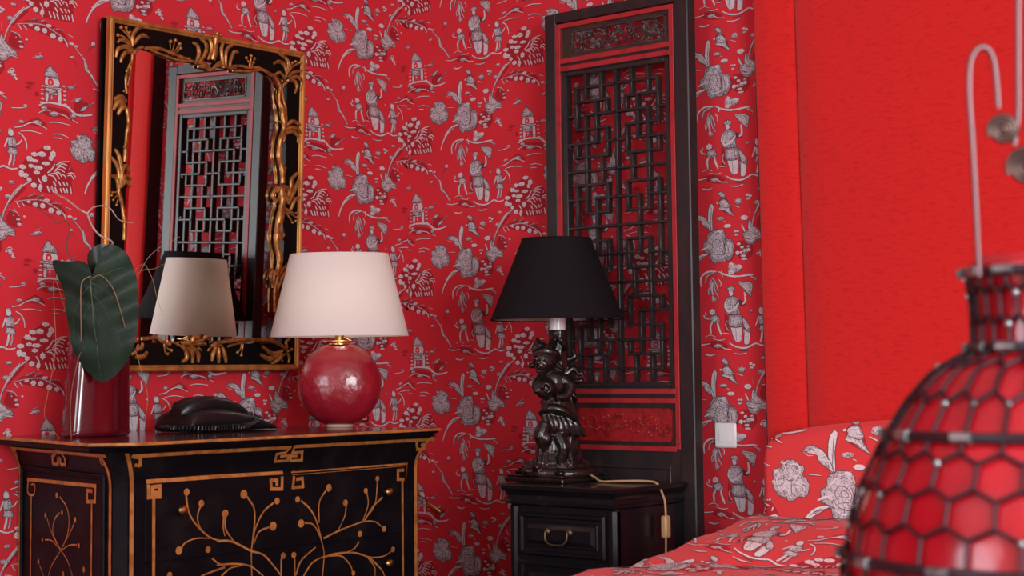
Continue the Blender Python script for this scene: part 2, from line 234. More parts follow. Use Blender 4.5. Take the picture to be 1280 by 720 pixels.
# ------------------------------------------------------------------ the printed toile: one repeat, drawn as ink shapes
MOTIF = """Pf 0 3658,-528 3861,-189 4179,11 4494,179 4744,-39 4683,-242 5108,-151 5331,-513 5214,-677 5267,-983 4864,-1021 4321,-1011 4049,-855 3775,-697
Pf 0 3608,-1317 3967,-1118 4397,-1142 4936,-1331 5085,-1620 4664,-1508 4159,-1416
Pf 0 3369,-1257 3531,-1094 3812,-885 3890,-956 3569,-1251 3427,-1387
Pf 0 -311,-1091 37,-1050 552,-1115 805,-1350 464,-1298 -95,-1294
Pf 0 -753,-1572 -357,-1373 -54,-1581
Pf 0 853,-759 1021,-802 1190,-845 1019,-1083 764,-1129 724,-938
Pf 0 1654,-381 2068,-350 2394,-497 2188,-605 1818,-517
Pf 0 2281,373 2383,303 2398,-129 2276,-89
Pf 0 2387,-2097 2711,-2318 2667,-2560 2421,-2720
Pf 0 2712,-2195 3116,-2209 3233,-2498 3029,-2721 2747,-2630
Pf 0 3446,-1512 3722,-1698 3758,-1915 3520,-1949 3322,-1803
Pf 0 2151,-1106 2235,-992 2400,-1013 2561,-1250 2558,-1467 2231,-1334
Pm 0 2392,1057 2494,1109 2608,1068 2615,990 2554,950 2493,995 2411,972 2362,1014
Pl 0 2419,978 2493,995 2566,949 2557,873 2491,832 2442,868
Pm 0 2368,797 2491,829 2633,819 2734,733 2765,654 2723,535 2770,393 2729,335 2404,347 2303,433 2263,560 2285,697
Sl 49 2347,738 2296,572 2397,431 2486,448 2630,522 2733,657
Sd 27 2561,549 2807,757
Pd 0 2742,733 2875,690 2975,635 2893,566 2764,583
Sl 61 2854,615 2943,699 2922,931
Pm 0 2699,1244 3162,1168 3147,940 3118,806 2978,926 2859,1044
Sl 15 2740,1218 3122,1151 3127,958
Sl 12 2800,1157 3019,952
Pm 0 2424,330 2810,328 2848,172 2806,22 2623,0 2441,21 2381,149
Pm 0 2809,313 2949,179 3087,-31 3065,-151 2945,-96 2847,80
Pl 0 2461,14 2806,7 2811,-223 2781,-373 2619,-392 2519,-200
Pl 0 2854,-18 2966,-97 3065,-136 3063,-303 3021,-452 2881,-457 2863,-227
Sm 36 2361,182 2310,63 2398,-98
Sd 15 2400,25 2603,-10 2814,10
Sd 12 2623,-24 2639,-356
Sd 12 2484,279 2462,112
Sd 12 2688,293 2734,59
Sl 15 2566,272 2584,56
Sl 15 2869,231 3007,-24
Sd 15 2848,141 2885,-76 2873,-411
Sl 21 2387,688 2357,521
Sd 12 2469,727 2488,571
Bl 94,79 1891,431
Pm 0 1828,313 2035,363 2136,216 2073,144 1867,145 1818,227
Sl 36 1785,236 1661,271 1612,352
Sl 33 1683,331 1675,431
Sl 58 1888,143 1825,40 1843,-163
Sl 58 2053,161 2080,20 2172,-198
Sd 18 1888,165 2074,230
Sl 27 1888,174 2054,244
Sl 27 1320,-418 1528,-455 1820,-418
Sl 18 1656,-241 1822,-192 1987,-251
Sl 18 1883,-290 2109,-338 2273,-310
Sl 43 2415,-407 2597,-512 2879,-558 3081,-503 3242,-439 3440,-499 3638,-469
Sl 21 2108,-476 2270,-565 2474,-589
Bm 133,55 2046,-487
Sl 24 2554,-693 2756,-723 2958,-686
Sl 24 1650,-721 1816,-748 1961,-712
Sd 21 2717,-628 2999,-634
Sl 15 2214,-145 2398,-154
Bm 35,36 3113,424
Sm 61 1054,321 1094,99 1281,-103 1467,-351
Sl 21 1239,-69 1438,-302
Sm 45 1032,352 1080,68 1182,-29
Sd 11 1136,500 1188,630 1327,758
Bl 57,30 1317,777
Bl 57,33 671,324
Bl 48,30 803,623
Sd 11 595,458 824,111
Pl 0 3353,480 3414,526 3492,483 3511,360 3411,323 3344,389
Sm 24 3353,489 3421,513 3492,477
Pm 0 3331,299 3550,311 3587,141 3574,36 3387,51 3330,193
Pm 0 3376,52 3586,35 3623,-129 3345,-113
Sl 64 3445,-120 3427,-271 3381,-413
Sm 58 3544,-128 3538,-279 3501,-404
Sl 43 3339,283 3309,164 3248,38
Sl 36 3575,127 3666,164 3747,264
Sl 33 3631,446 3776,367 3876,207 3893,40
Sl 18 3390,264 3376,82
Sd 12 3470,272 3487,58
Sd 15 3376,61 3574,33
Bl 113,58 -54,-2117
Bl 86,85 119,-2263
Bl 117,67 4335,-42
Bl 101,55 4119,-66
Bl 101,67 3979,-190
Bl 133,46 4457,-271
Bl 140,52 4232,-398
Bl 105,58 3779,-416
Bl 78,91 3745,-586
Bl 86,61 3863,-623
Bl 86,67 4108,-856
Bl 94,40 4144,-234
Bl 78,49 4024,-370
Bl 94,49 4191,-524
Bl 78,85 4424,-661
Bl 70,55 3972,-723
Bl 70,61 59,-2375
Bl 55,79 4304,-888
Sl 36 4504,-505 4622,-415 4721,-263
Sl 30 211,-2533 367,-2449 598,-2412
Sl 30 249,-2575 405,-2485 558,-2527
Sl 30 190,-2657 346,-2558 499,-2609
Sl 30 151,-2712 306,-2637 471,-2696
Sl 33 4679,-514 4834,-468 4940,-579
Sl 33 4581,-531 4756,-509 4870,-636
Sl 33 4523,-559 4678,-580 4772,-702
Sl 30 555,-2731 701,-2697 802,-2801
Sl 30 554,-2785 669,-2762 744,-2871
Sl 24 614,-2619 642,-2548
Sl 30 382,-2753 477,-2796 514,-2876
Sl 46 4499,-838 4574,-999
Sl 46 4627,-833 4691,-999
Sl 46 4732,-853 4795,-1006
Sl 43 4886,-873 4942,-986
Sl 43 4982,-856 5037,-983
Sl 43 5078,-854 5114,-978
Sl 40 5193,-809 5229,-993
Sl 43 4676,-710 4759,-820
Sl 40 4830,-700 4913,-811
Sl 40 4965,-697 5029,-796
Sl 36 5061,-692 5121,-778
Sl 36 4228,-665 4324,-800
Sl 30 4225,-908 4321,-1011
Sm 49 3971,-784 3732,-936 3550,-1142 3408,-1323
Sl 18 3951,-796 3724,-941 3538,-1150
Sm 30 3568,-1312 3965,-1240 4357,-1222 4666,-1343 4934,-1466 5084,-1695
Bl 78,67 4160,-1340
Bl 78,67 4375,-1358
Bl 86,73 4626,-1458
Bl 78,61 4849,-1507
Bl 62,40 3965,-1276
Bl 94,36 4494,-1209
Sm 27 3927,-1159 4046,-1113 4164,-1052
Sm 27 4162,-1188 4300,-1115 4398,-1097
Sm 24 4551,-1313 4745,-1262 4937,-1277
Sl 24 3608,-1317 3705,-1452
Sl 24 3747,-1304 3864,-1416
Sl 18 522,902 686,846
Sl 33 405,766 492,681 521,572
Sl 18 595,683 766,638
Bm 94,43 3463,-830
Sm 52 3773,-849 3531,-1094 3429,-1265 3286,-1523 3202,-1789
Sl 18 3753,-862 3523,-1099 3401,-1276 3327,-1436
Bm 94,61 3370,-1196
Bl 69,34 637,668
Sm 34 728,612 1051,278 1143,84
Sd 14 1192,568 1380,762
Bl 61,34 1314,733
Pm 0 -6,29 110,-75 238,-180 259,-301 -152,-284 -138,-151 -85,-60
Pl 0 -122,-286 250,-301 265,-535 -141,-513
Pr 0 -53,-348 21,-315 95,-352 106,-486 -58,-481
Bl 31,43 20,-423
Pl 0 -163,-505 321,-527 325,-581 -154,-562
Pm 0 -141,-570 170,-585 169,-686 -134,-675
Pl 0 -134,-675 -34,-682 -44,-902 -127,-913
Pl 0 222,-589 342,-591 347,-970 253,-957
Pr 0 -13,-731 190,-738 202,-897 -23,-888
Bm 35,61 60,-805
Pl 0 -133,-665 221,-677 221,-734 -134,-722
Bl 39,21 -211,-543
Bl 43,21 -216,-637
Bl 51,24 -221,-748
Bl 55,27 -213,-869
Bl 62,30 -232,-976
Bl 43,21 421,-477
Bl 43,21 445,-605
Bl 47,21 448,-715
Bl 51,24 460,-826
Bl 62,27 468,-946
Sl 52 -311,-1053 -114,-961 210,-951 531,-994 680,-1098 849,-1171 1060,-1163 1292,-1116
Sl 21 -1110,-1207 -840,-1182 -659,-1133
Bm 70,36 -713,-1105
Sl 24 -334,-1254 -159,-1164 36,-1145
Sl 24 -10,-1464 249,-1429 634,-1465
Sl 24 187,-1186 465,-1235 592,-1306
Sl 21 -845,-1774 -528,-1736 -185,-1779
Sl 21 117,-1749 332,-1729 588,-1791
Sl 21 116,-1849 245,-1834 374,-1851
Sl 27 -1024,-1695 -799,-1646 -617,-1548 -389,-1513 -69,-1639
Sl 21 678,-1311 847,-1384
Bm 140,67 130,-1220
Bm 140,55 -358,-1494
Bm 86,46 -820,-1527
Bm 78,67 712,-1219
Bm 94,49 -159,-1101
Pm 0 716,-850 832,-726 980,-680 959,-751 852,-837
Sl 18 767,-831 959,-698
Pm 0 913,-1060 999,-941 1147,-904 1125,-996 1019,-1051
Sm 24 1083,-947 1358,-788
Sl 15 956,-1041 1104,-939
Bf 133,49 -586,-520
Bf 70,67 -374,-769
Bf 94,43 -632,-625
Bm 117,43 643,-478
Sm 15 471,-544 857,-352
Bm 94,43 4269,-2047
Bl 47,24 4225,-2053
Bl 70,24 3436,-2530
Bl 78,24 3489,-2620
Bl 31,24 3569,-2716
Sm 30 -1419,-882 -1242,-1027
Pm 0 1998,-1842 2143,-1846 2287,-1869 2355,-2032 2345,-2155 2323,-2338 2402,-2532 2380,-2716 2215,-2736 2100,-2711 2009,-2777 1877,-2664 1826,-2471 1689,-2426 1649,-2203 1767,-2122 1790,-1968 1894,-1886
Pm 0 2354,-2125 2509,-2117 2598,-2213 2637,-2372 2586,-2552 2482,-2695 2339,-2649 2322,-2400
Pl 0 1993,-2365 1849,-2224 1913,-2076 2100,-2034 2263,-2146 2302,-2336 2198,-2464
Sd 15 2013,-2398 1932,-2265 1995,-2131 2140,-2126 2262,-2254 2228,-2390 2095,-2413
Sd 12 2076,-2327 2048,-2231 2119,-2185 2200,-2263 2158,-2345
Sl 27 1808,-2158 1893,-2042 2018,-1947
Sl 27 2018,-1932 2142,-1899 2285,-2024
Sd 15 1889,-2353 1991,-2489 2218,-2544 2383,-2468
Sl 27 1929,-2544 2072,-2622 2299,-2583 2341,-2526
Sl 24 2427,-2195 2527,-2329 2505,-2512
Sd 15 2385,-2221 2445,-2382 2422,-2596
Sl 43 1576,-2389 1702,-2333 1828,-2300
Bl 78,49 2217,-1886
Sl 43 1805,-2485 1596,-2525 1449,-2604 1258,-2788
Sl 45 1782,-2492 1377,-2720 1172,-2984 1088,-3209
Sd 15 1846,-2511 1646,-2562 1490,-2639
Pm 0 1250,-1505 1461,-1398 1691,-1472 1814,-1627 1915,-1858 1812,-1815 1605,-1666 1564,-1561
Sl 24 1503,-1450 1711,-1522 1854,-1757
Sl 18 1460,-1492 1606,-1572
Sl 18 1606,-1619 1751,-1683
Pl 0 1924,-1125 2006,-1213 1948,-1518 1957,-1869 1832,-1854 1807,-1533 1839,-1255
Sd 15 1935,-1236 1887,-1823
Sl 12 1351,-1919 1665,-1939
Pm 0 866,-1706 951,-1678 1100,-1670 1184,-1727 1301,-1788 1309,-1867 1275,-1942 1371,-2015 1411,-2145 1368,-2297 1283,-2351 1178,-2334 1114,-2396 1008,-2422 902,-2373 775,-2328 690,-2240 648,-2141 679,-2033 637,-1934 715,-1848 822,-1812
Sl 27 1014,-1755 1184,-1759 1224,-1905 1097,-1985
Sl 24 757,-1947 734,-2103 839,-2272
Sl 24 799,-2047 926,-2124 861,-2227
Sl 24 1138,-2084 1306,-2165 1263,-2286
Sl 24 1181,-2057 1349,-2107
Sd 15 863,-1959 990,-2052 1096,-2032
Sd 15 1053,-2075 1043,-2262 1136,-2335
Sd 12 929,-1745 886,-1867
Sl 21 967,-2254 1050,-2389
Sl 18 908,-1774 949,-1905
Bl 55,36 878,-1724
Bl 55,36 715,-1879
Bl 39,49 670,-2096
Pm 0 2146,-856 2258,-814 2368,-931 2338,-1011 2215,-952
Pm 0 2172,-1140 2235,-1048 2366,-1033 2520,-1199 2519,-1307 2647,-1514 2517,-1462 2354,-1364 2170,-1295 2212,-1207
Sl 27 2193,-1111 2358,-1085 2459,-1191
Sl 24 2170,-1280 2396,-1338 2599,-1471
Sd 15 2212,-1223 2396,-1276 2499,-1273
Bl 35,27 2126,-1128
Bm 117,79 2786,-1123
Sl 18 2642,-1229 2825,-1298
Bl 55,36 3071,-974
Bl 47,36 3164,-1010
Bl 55,27 3098,-1076
Sl 21 1636,-697 1824,-737 1970,-709
Bm 125,49 2208,-1555
Sl 15 2310,-1623 2384,-1657
Bl 117,52 2432,-1768
Bl 43,27 2675,-1929
Bl 39,27 2756,-1929
Bl 51,27 2706,-2025
Sm 24 639,-855 811,-750 982,-692
Pm 0 2897,-2006 3060,-1896 3082,-1714 3144,-1644 3242,-1794 3329,-1866 3440,-1955 3567,-2015 3597,-2125 3477,-2158 3337,-2188 3296,-2275 3115,-2301 2963,-2192
Sl 30 3123,-1688 3100,-1870 3200,-1943
Sl 27 2957,-2069 3117,-2117 3318,-2079
Sl 24 3016,-2167 3156,-2214 3277,-2166
Sl 27 3221,-1853 3328,-1927 3340,-1989
Sl 24 3358,-2129 3577,-2163
Sd 15 3039,-1986 3199,-2034 3359,-2022
Sd 15 2997,-2119 3157,-2168
Bl 117,67 2963,-1577
Sl 43 2880,-1758 2978,-1954
Bm 94,55 3479,-2051
Sl 18 3406,-1522 3604,-1561 3683,-1662
Bl 62,27 3669,-1752
Bl 62,36 3700,-1872
Bl 39,24 3524,-1659
Bf 117,122 3463,-1698
Bl 35,27 3849,-1667
Sm 15 3119,-1349 3132,-1566
Sm 24 3586,-1483 3524,-1598
Bl 58,36 2772,-2273
Bl 55,36 2872,-2367
Bm 94,67 2972,-2470
Bl 62,43 3081,-2445
Bl 62,55 2729,-2511
Bl 78,36 2910,-2601
Bl 47,30 2838,-2502
Bm 55,36 3074,-2358
Bl 94,27 2941,-2688
Sl 18 3353,-2495 3453,-2460 3532,-2530
Bl 62,24 3452,-2573
Bl 43,33 3530,-2682
Bl 31,30 3344,-2565
Bm 94,49 4189,-2071
Sl 21 4032,-2105 4150,-2097
Sm 18 4151,-1991 4328,-1936
Bm 210,119 2619,-2924
Bl 114,59 2766,-2885
Bl 76,59 2522,-2815
Bl 95,52 2520,-3021
Sl 37 2224,-3055 2616,-3144 3151,-3098
Sl 47 1551,-3373 1552,-3132 1762,-2979 2048,-2981
Sm 47 1694,-3285 1761,-3089 2000,-3002
Sl 34 2116,-2986 2385,-3088 2775,-3141 3219,-3117
Sm 47 1904,1361 2018,1224 2113,993
Sm 47 1884,1310 1883,1102 1825,922
Sm 41 1980,1219 1998,1013 2112,820
Sl 41 1932,1247 1902,1001 1958,815
Sm 41 1865,1134 1788,1021 1806,885
Sm 34 1959,939 1901,794 1958,690
Bm 78,54 1958,766
Sl 27 2114,1306 2191,1212 2171,1105
Sl 34 2240,-3143 2212,-2973
Bm 78,95 1884,1171
Sm 34 -1428,-916 -1230,-981"""
PA, PB = 0.45479, .45      # column spacing and vertical repeat (columns drop by half)

def ribbon2(pts, ws):
    rows = []
    n = len(pts)
    for i, p in enumerate(pts):
        t = pts[min(i+1, n-1)]-pts[max(i-1, 0)]
        if t.length < 1e-9: t = Vector((1, 0))
        t.normalize(); q = Vector((-t.y, t.x))
        rows.append((p+q*ws[i]/2, p-q*ws[i]/2))
    return rows

def make_motif():
    X = []; Fc = []; Mi = []; Ly = []
    def add(vs, fs, mi, ly):
        k = len(X); X.extend([(p[0], p[1], ly) for p in vs])
        for f in fs: Fc.append((k+f[0], k+f[1], k+f[2])); Mi.append(mi)
    def rib(pts, ws, mi, ly):
        rw = ribbon2(pts, ws); vs = []
        for a, b in rw: vs += [a, b]
        fs = []
        for i in range(len(rw)-1): a = 2*i; fs += [(a, a+1, a+3), (a, a+3, a+2)]
        add(vs, fs, mi, ly)
    def poly(pts, mi, ly):
        t = tessellate_polygon([[Vector((p[0], p[1], 0)) for p in pts]])
        add(pts, [tuple(x) for x in t], mi, ly)
    T = {'l': 1, 'm': 2, 'd': 3, 'f': 4, 'r': 0}
    rnd = random.Random(3)
    for order, ln in enumerate(MOTIF.strip().split('\n')):
        w = ln.split(); k, tone = w[0][0], T[w[0][1]]
        pts = [Vector((float(a.split(',')[0]), float(a.split(',')[1])))*1e-4 for a in w[2:]]
        ly = order*.002
        if k == 'S':
            wd = float(w[1])*1e-4*1.05
            c = catmull(pts, 3) if len(pts) > 2 else [pts[0].lerp(pts[1], t/3) for t in range(4)]
            n = len(c)-1
            ws = [wd*(.45+.55*math.sin(PI*min(1, max(0, .12+.76*i/n)))) for i in range(n+1)]
            if tone in (1, 2) and wd > .0012:
                rib([p+Vector((.0005, -.0009)) for p in c], [x+.0011 for x in ws], 3, ly)
            rib(c, ws, tone, ly+1)
            if tone == 2 and wd > .003:
                rib([p+Vector((-.0006, .0006)) for p in c], [x*.32 for x in ws], 1, ly+1.2)
        elif k == 'P':
            cl = catmull(pts+[pts[0]], 2 if tone != 2 else 3)[:-1]
            if tone == 2: cl = [p+Vector((rnd.uniform(-1, 1), rnd.uniform(-1, 1)))*.0009 for p in cl]
            poly(cl, tone, ly+.5)
            if tone in (1, 2):
                rib(cl+[cl[0]], [.0016]*(len(cl)+1), 3, ly+.7)
                if tone == 2:   # engraved hatching inside the shape
                    c = sum(pts, Vector((0, 0)))/len(pts)
                    poly([c+(q-c)*.66+Vector((-.0006, .0009)) for q in cl], 5, ly+.75)
                    for q in range(0, len(cl), 3):
                        a = c.lerp(cl[q], .30); b = c.lerp(cl[q], .86)
                        nn = Vector((-(b-a).y, (b-a).x))*.18
                        rib([a, (a+b)/2+nn, b], [.0005, .0010, .0005], (1, 3, 2)[(q//2) % 3], ly+.8)
        else:
            rx, ry = [float(t)*1e-4 for t in w[1].split(',')]
            c = pts[0]; n = 12 if max(rx, ry) > .003 else 8
            ph = rnd.random()*6
            amp = .16 if max(rx, ry) > .003 else .05
            if tone == 4: amp = .4
            ring = [c+Vector((rx*math.cos(2*PI*i/n), ry*math.sin(2*PI*i/n)))*(1+amp*math.cos(i*PI+ph)) for i in range(n)]
            if tone in (1, 2):
                poly([p+Vector((.0006, -.0011))+(p-c).normalized()*.0005 for p in ring], 3, ly+.2)
            poly(ring, tone, ly+.5)
            if tone == 1 and max(rx, ry) > .0035:
                rib([c+Vector((-rx*.5, -ry*.4)), c+Vector((0, -ry*.1)), c+Vector((rx*.55, -ry*.45))], [.0004, .0011, .0004], 2, ly+.8)
            if tone == 2:
                poly([c+(q-c)*.62+Vector((-.0004, .0007)) for q in ring], 5, ly+.6); rib([c+Vector((-rx*.6, ry*.1)), c+Vector((0, ry*.55)), c+Vector((rx*.5, ry*.2))], [.0006, .0016, .0006], 1, ly+.8)
                rib([c+Vector((-rx*.3, -ry*.5)), c+Vector((rx*.2, -ry*.1)), c+Vector((rx*.5, -ry*.5))], [.0005, .0012, .0005], 3, ly+.8)
    X = np.array(X, dtype=float)
    X[:, 2] = .00012+X[:, 2]*(.0009-.00012)/X[:, 2].max()
    return X, np.array(Fc), np.array(Mi)
MX, MF, MM = make_motif()

def print_pattern(mb, anchor, u0, u1, v0, v1, put, flip=False, maxedge=None, lift=1.0, extra=0.0, mirror=1, scale=1.0):
    """lay the repeat over the rectangle u0..u1 x v0..v1; put(u, v, h) gives the 3-D points (arrays)"""
    mo = MX.copy(); mo[:, :2] *= scale
    pa, pb = PA*scale, PB*scale
    i0 = int(math.floor((u0-anchor[0])/pa))-2; i1 = int(math.ceil((u1-anchor[0])/pa))+1
    allu = []; F_all = []; M_all = []; base = 0
    for i in range(i0, i1+1):
        half = .5 if i % 2 else 0
        j0 = int(math.floor((v0-anchor[1])/pb))-2; j1 = int(math.ceil((v1-anchor[1])/pb))+2
        for j in range(j0, j1+1):
            P = mo.copy(); P[:, 0] += anchor[0]+i*pa; P[:, 1] += anchor[1]+(j+half)*pb
            fu = P[MF][:, :, 0]; fv = P[MF][:, :, 1]
            ok = (fu.max(1) > u0) & (fu.min(1) < u1) & (fv.max(1) > v0) & (fv.min(1) < v1)
            if not ok.any(): continue
            ff = MF[ok]; us, inv = np.unique(ff, return_inverse=True)
            P = P[us]; ff = inv.reshape(-1, 3)
            P[:, 0] = np.clip(P[:, 0], u0, u1); P[:, 1] = np.clip(P[:, 1], v0, v1)
            allu.append(P); F_all.append(ff+base); M_all.append(MM[ok]); base += len(P)
    P = np.vstack(allu); ff = np.vstack(F_all); mm = np.concatenate(M_all)
    if maxedge:
        for _ in range(3):
            T = P[ff]
            e = np.stack([np.linalg.norm(T[:, (k+1) % 3, :2]-T[:, k, :2], axis=1) for k in range(3)], 1).max(1)
            big = e > maxedge
            if not big.any(): break
            t = T[big]; m01 = (t[:, 0]+t[:, 1])/2; m12 = (t[:, 1]+t[:, 2])/2; m20 = (t[:, 2]+t[:, 0])/2
            new = []
            for tri in ((t[:, 0], m01, m20), (m01, t[:, 1], m12), (m20, m12, t[:, 2]), (m01, m12, m20)):
                new.append(np.stack(tri, 1))
            nt = np.concatenate(new, 0).reshape(-1, 3); k = len(P)
            P = np.vstack([P, nt]); nf = (np.arange(len(nt))+k).reshape(-1, 3)
            ff = np.vstack([ff[~big], nf]); mm = np.concatenate([mm[~big], np.tile(mm[big], 4)])
    W = put(P[:, 0], P[:, 1], P[:, 2]*lift+extra)
    k = len(mb.v)
    mb.v += [tuple(p) for p in W.tolist()]
    T = W[ff]
    g = ff+k
    mb.f += [tuple(f) for f in (g[:, ::-1] if flip else g).tolist()]; mb.m += mm.tolist()

# ------------------------------------------------------------------ room shell
RX, RY, RZ = 5.6, -6.4, 2.85
def wall_rect(name, u0, u1, v0, v1, put, anchor=None, thick=.12, holes=()):
    mb = MB()
    us = sorted({u0, u1, *[h[0] for h in holes], *[h[1] for h in holes]}); vs = sorted({v0, v1, *[h[2] for h in holes], *[h[3] for h in holes]})
    for a, b in zip(us, us[1:]):
        for c, d in zip(vs, vs[1:]):
            if any(h[0] <= a and b <= h[1] and h[2] <= c and d <= h[3] for h in holes): continue
            for h, fl in ((0, 0), (-thick, 1)):
                q = [put(x, y, h) for x, y in ((a, c), (b, c), (b, d), (a, d))]
                mb.face(q[::-1] if fl else q)
    for h in holes:
        e = [(h[0], h[2]), (h[1], h[2]), (h[1], h[3]), (h[0], h[3])]
        for p, q in zip(e, e[1:]+e[:1]): mb.face([put(*p, 0), put(*q, 0), put(*q, -thick), put(*p, -thick)])
    return mb
putL = lambda u, v, h: np.stack([h+0*u, u, v], -1) if isinstance(u, np.ndarray) else (h, u, v)
putR = lambda u, v, h: np.stack([u, -h+0*u, v], -1) if isinstance(u, np.ndarray) else (u, -h, v)
mb = wall_rect('wall_left', RY, 0, 0, RZ, putL)
print_pattern(mb, (-1.32181, 1.79275), -3.3, -.001, .12, 2.75, putL)
struct(mb.build('wall_left', INK, smooth=False))
mb = wall_rect('wall_right', 0, RX, 0, RZ, putR)
print_pattern(mb, (0.03488, 2.01153), .001, 1.75, .12, 2.75, putR)
struct(mb.build('wall_back', INK, smooth=False))
# window wall (far right of the bed) and the wall behind the photographer
W1 = (-4.9, -2.5, .75, 2.35); W2 = (.5, 2.3, .8, 2.35)
putX = lambda u, v, h: (RX-h, u, v)
putY = lambda u, v, h: (u, RY+h, v)
mb = wall_rect('w', RY, 0, 0, RZ, putX, holes=[W1]); struct(mb.build('wall_window', m_white, smooth=False))
mb = wall_rect('w', 0, RX, 0, RZ, putY, holes=[W2]); struct(mb.build('wall_front', m_white, smooth=False))
mb = MB(); mb.box(-.12, RX+.12, RY-.12, .12, -.1, 0); struct(mb.build('floor', m_floor, smooth=False))
mb = MB(); mb.box(-.12, RX+.12, RY-.12, .12, RZ, RZ+.1); struct(mb.build('ceiling', m_white, smooth=False))
def window(name, put, h):
    mb = MB(); w = .06
    a, b, c, d = h
    def bar(a, b, c, d):
        P = [put(x, y, t) for t in (-.10, -.04) for x, y in ((a, c), (b, c), (b, d), (a, d))]
        xs = [p[0] for p in P]; ys = [p[1] for p in P]; zs = [p[2] for p in P]
        mb.box(min(xs), max(xs), min(ys), max(ys), min(zs), max(zs), b=.004)
    bar(a, a+w, c, d); bar(b-w, b, c, d); bar(a+w, b-w, c, c+w); bar(a+w, b-w, d-w, d)
    mid = (a+b)/2; bar(mid-.04, mid+.04, c+w, d-w)
    return struct(mb.build(name, m_white, smooth=False))
window('window_1', putX, W1); window('window_2', putY, W2)
def bb(name, x0, x1, y0, y1):
    mb = MB(); mb.box(x0, x1, y0, y1, 0, .1, b=.004); struct(mb.build(name, m_white, smooth=False))
bb('baseboard_left', 0.0, .015, RY, -.0); bb('baseboard_back', .015, RX, -.015, 0)

# ------------------------------------------------------------------ velvet covered wall panel behind the bed
vp = MB()
def vel_x(z): return 1.316+(2.0-z)*.012
rows = []
for i in range(30):
    z = 0.02+(RZ-.03-.02)*i/29
    x0 = vel_x(z); r = []
    prof = [(.002, 0), (.002, -.050), (.004, -.060), (.010, -.064), (.05, -.062), (.09, -.056), (.113, -.050), (.118, -.042), (.122, -.050), (.135, -.059), (.20, -.063), (.5, -.063), (1.2, -.063), (2.0, -.063), (2.0, 0)]
    for dx, dy in prof:
        r.append((x0+dx, dy-.001+(.0015*math.sin(z*9+dx*20) if -.05 > dy else 0), z))
    rows.append(r)
vp.grid(rows)
vp.cap(rows[0], 0, True); vp.cap(rows[-1])
vpo = vp.build('velvet_panel', m_velvet, angle=60)
mb = MB(); rows = []  # thin dark strip added down the full left side of the panel
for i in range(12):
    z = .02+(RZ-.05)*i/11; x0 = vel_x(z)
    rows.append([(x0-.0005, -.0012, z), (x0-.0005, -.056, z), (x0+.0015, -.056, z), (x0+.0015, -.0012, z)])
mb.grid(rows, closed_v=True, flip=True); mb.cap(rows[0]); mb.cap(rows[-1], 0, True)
tr = mb.build('edge_strip', m_strip, vpo, smooth=False); tr['label'] = 'dark brown edge strip'
tag(vpo, 'tall red velvet panel with one vertical fold covering the wall above the bed', 'wall hanging')

# light switch
t = thing('light_switch', 'square white light switch on the patterned wall strip beside the screen', 'switch', (1.172, -.001, .824))
x0, x1, z0, z1 = 1.138, 1.205, .791, .857
mb = MB(); mb.box(x0, x1, -.009, -.0012, z0, z1, b=.003); mb.build('plate', m_plate, t)
mb = MB(); k = .016
rk = [[(x0+k, -.0095, z0+k), (x1-k, -.0095, z0+k), (x1-k, -.0095, z1-k), (x0+k, -.0095, z1-k)],
      [(x0+k+.001, -.0125, z0+k+.001), (x1-k-.001, -.0125, z0+k+.001), (x1-k-.001, -.0115, z1-k-.001), (x0+k+.001, -.0115, z1-k-.001)]]
mb.grid(rk, closed_v=True); mb.cap(rk[1]); mb.build('rocker', m_plate, t, smooth=False)

# ------------------------------------------------------------------ mirror
MT = .03; MXo, MZo = .045, 1.01
def mir(u, w, h=0):   # u = world y, w = up the glass, h = out of the front face
    c, s = math.cos(MT), math.sin(MT)
    return Vector((MXo+w*s+h*c, u, MZo+w*c-h*s))
yl, yr, wt = -1.192, -.506, .925
t = thing('wall_mirror', 'tall wall mirror in a black frame carved with gilded palm fronds', 'mirror', mir((yl+yr)/2, 0, -.03))
FW = .066
def mbox(mb, u0, u1, w0, w1, h0, h1, m=0):
    P = [mir(u, w, h) for h in (h0, h1) for w in (w0, w1) for u in (u0, u1)]
    k = len(mb.v); mb.v += [tuple(p) for p in P]
    for f in ((0,2,3,1),(4,5,7,6),(0,1,5,4),(2,6,7,3),(0,4,6,2),(1,3,7,5)): mb.f.append(tuple(k+i for i in f)); mb.m.append(m)
mb = MB()
mbox(mb, yl+.010, yl+FW, .010, wt-.010, -.030, -.002); mbox(mb, yr-FW, yr-.010, .010, wt-.010, -.030, -.002)
mbox(mb, yl+FW, yr-FW, .010, .010+FW, -.030, -.002); mbox(mb, yl+FW, yr-FW, wt-.010-FW, wt-.010, -.030, -.002)
mb.build('frame', m_black, t, smooth=False)
mb = MB(); mbox(mb, yl+.0015, yr-.0015, .0015, wt-.0015, -.040, -.0305); mb.build('backing', m_black, t, smooth=False)
mb = MB()   # gilt outer moulding: two rounded beads
for a, b in (((yl+.006, .006), (yl+.006, wt-.006)), ((yl+.006, wt-.006), (yr-.006, wt-.006)), ((yr-.006, wt-.006), (yr-.006, .006)), ((yr-.006, .006), (yl+.006, .006))):
    for off, r, h in ((0, .0062, 0), (.0075, .0038, -.0015)):
        n = Vector((-(b[1]-a[1]), b[0]-a[0])).normalized()*-off
        sgn = -1 if ((a[0]+b[0])/2-(yl+yr)/2)*n.x+((a[1]+b[1])/2-wt/2)*n.y > 0 else 1
        n *= sgn
        mb.tube([mir(a[0]+n.x, a[1]+n.y, h), mir(b[0]+n.x, b[1]+n.y, h)], r, n=10)
mbox(mb, yl, yl+.011, 0, wt, -.012, -.001); mbox(mb, yr-.011, yr, 0, wt, -.012, -.001)
mbox(mb, yl+.011, yr-.011, 0, .011, -.012, -.001); mbox(mb, yl+.011, yr-.011, wt-.011, wt, -.012, -.001)
mb.build('gilt_edge', m_lip, t)
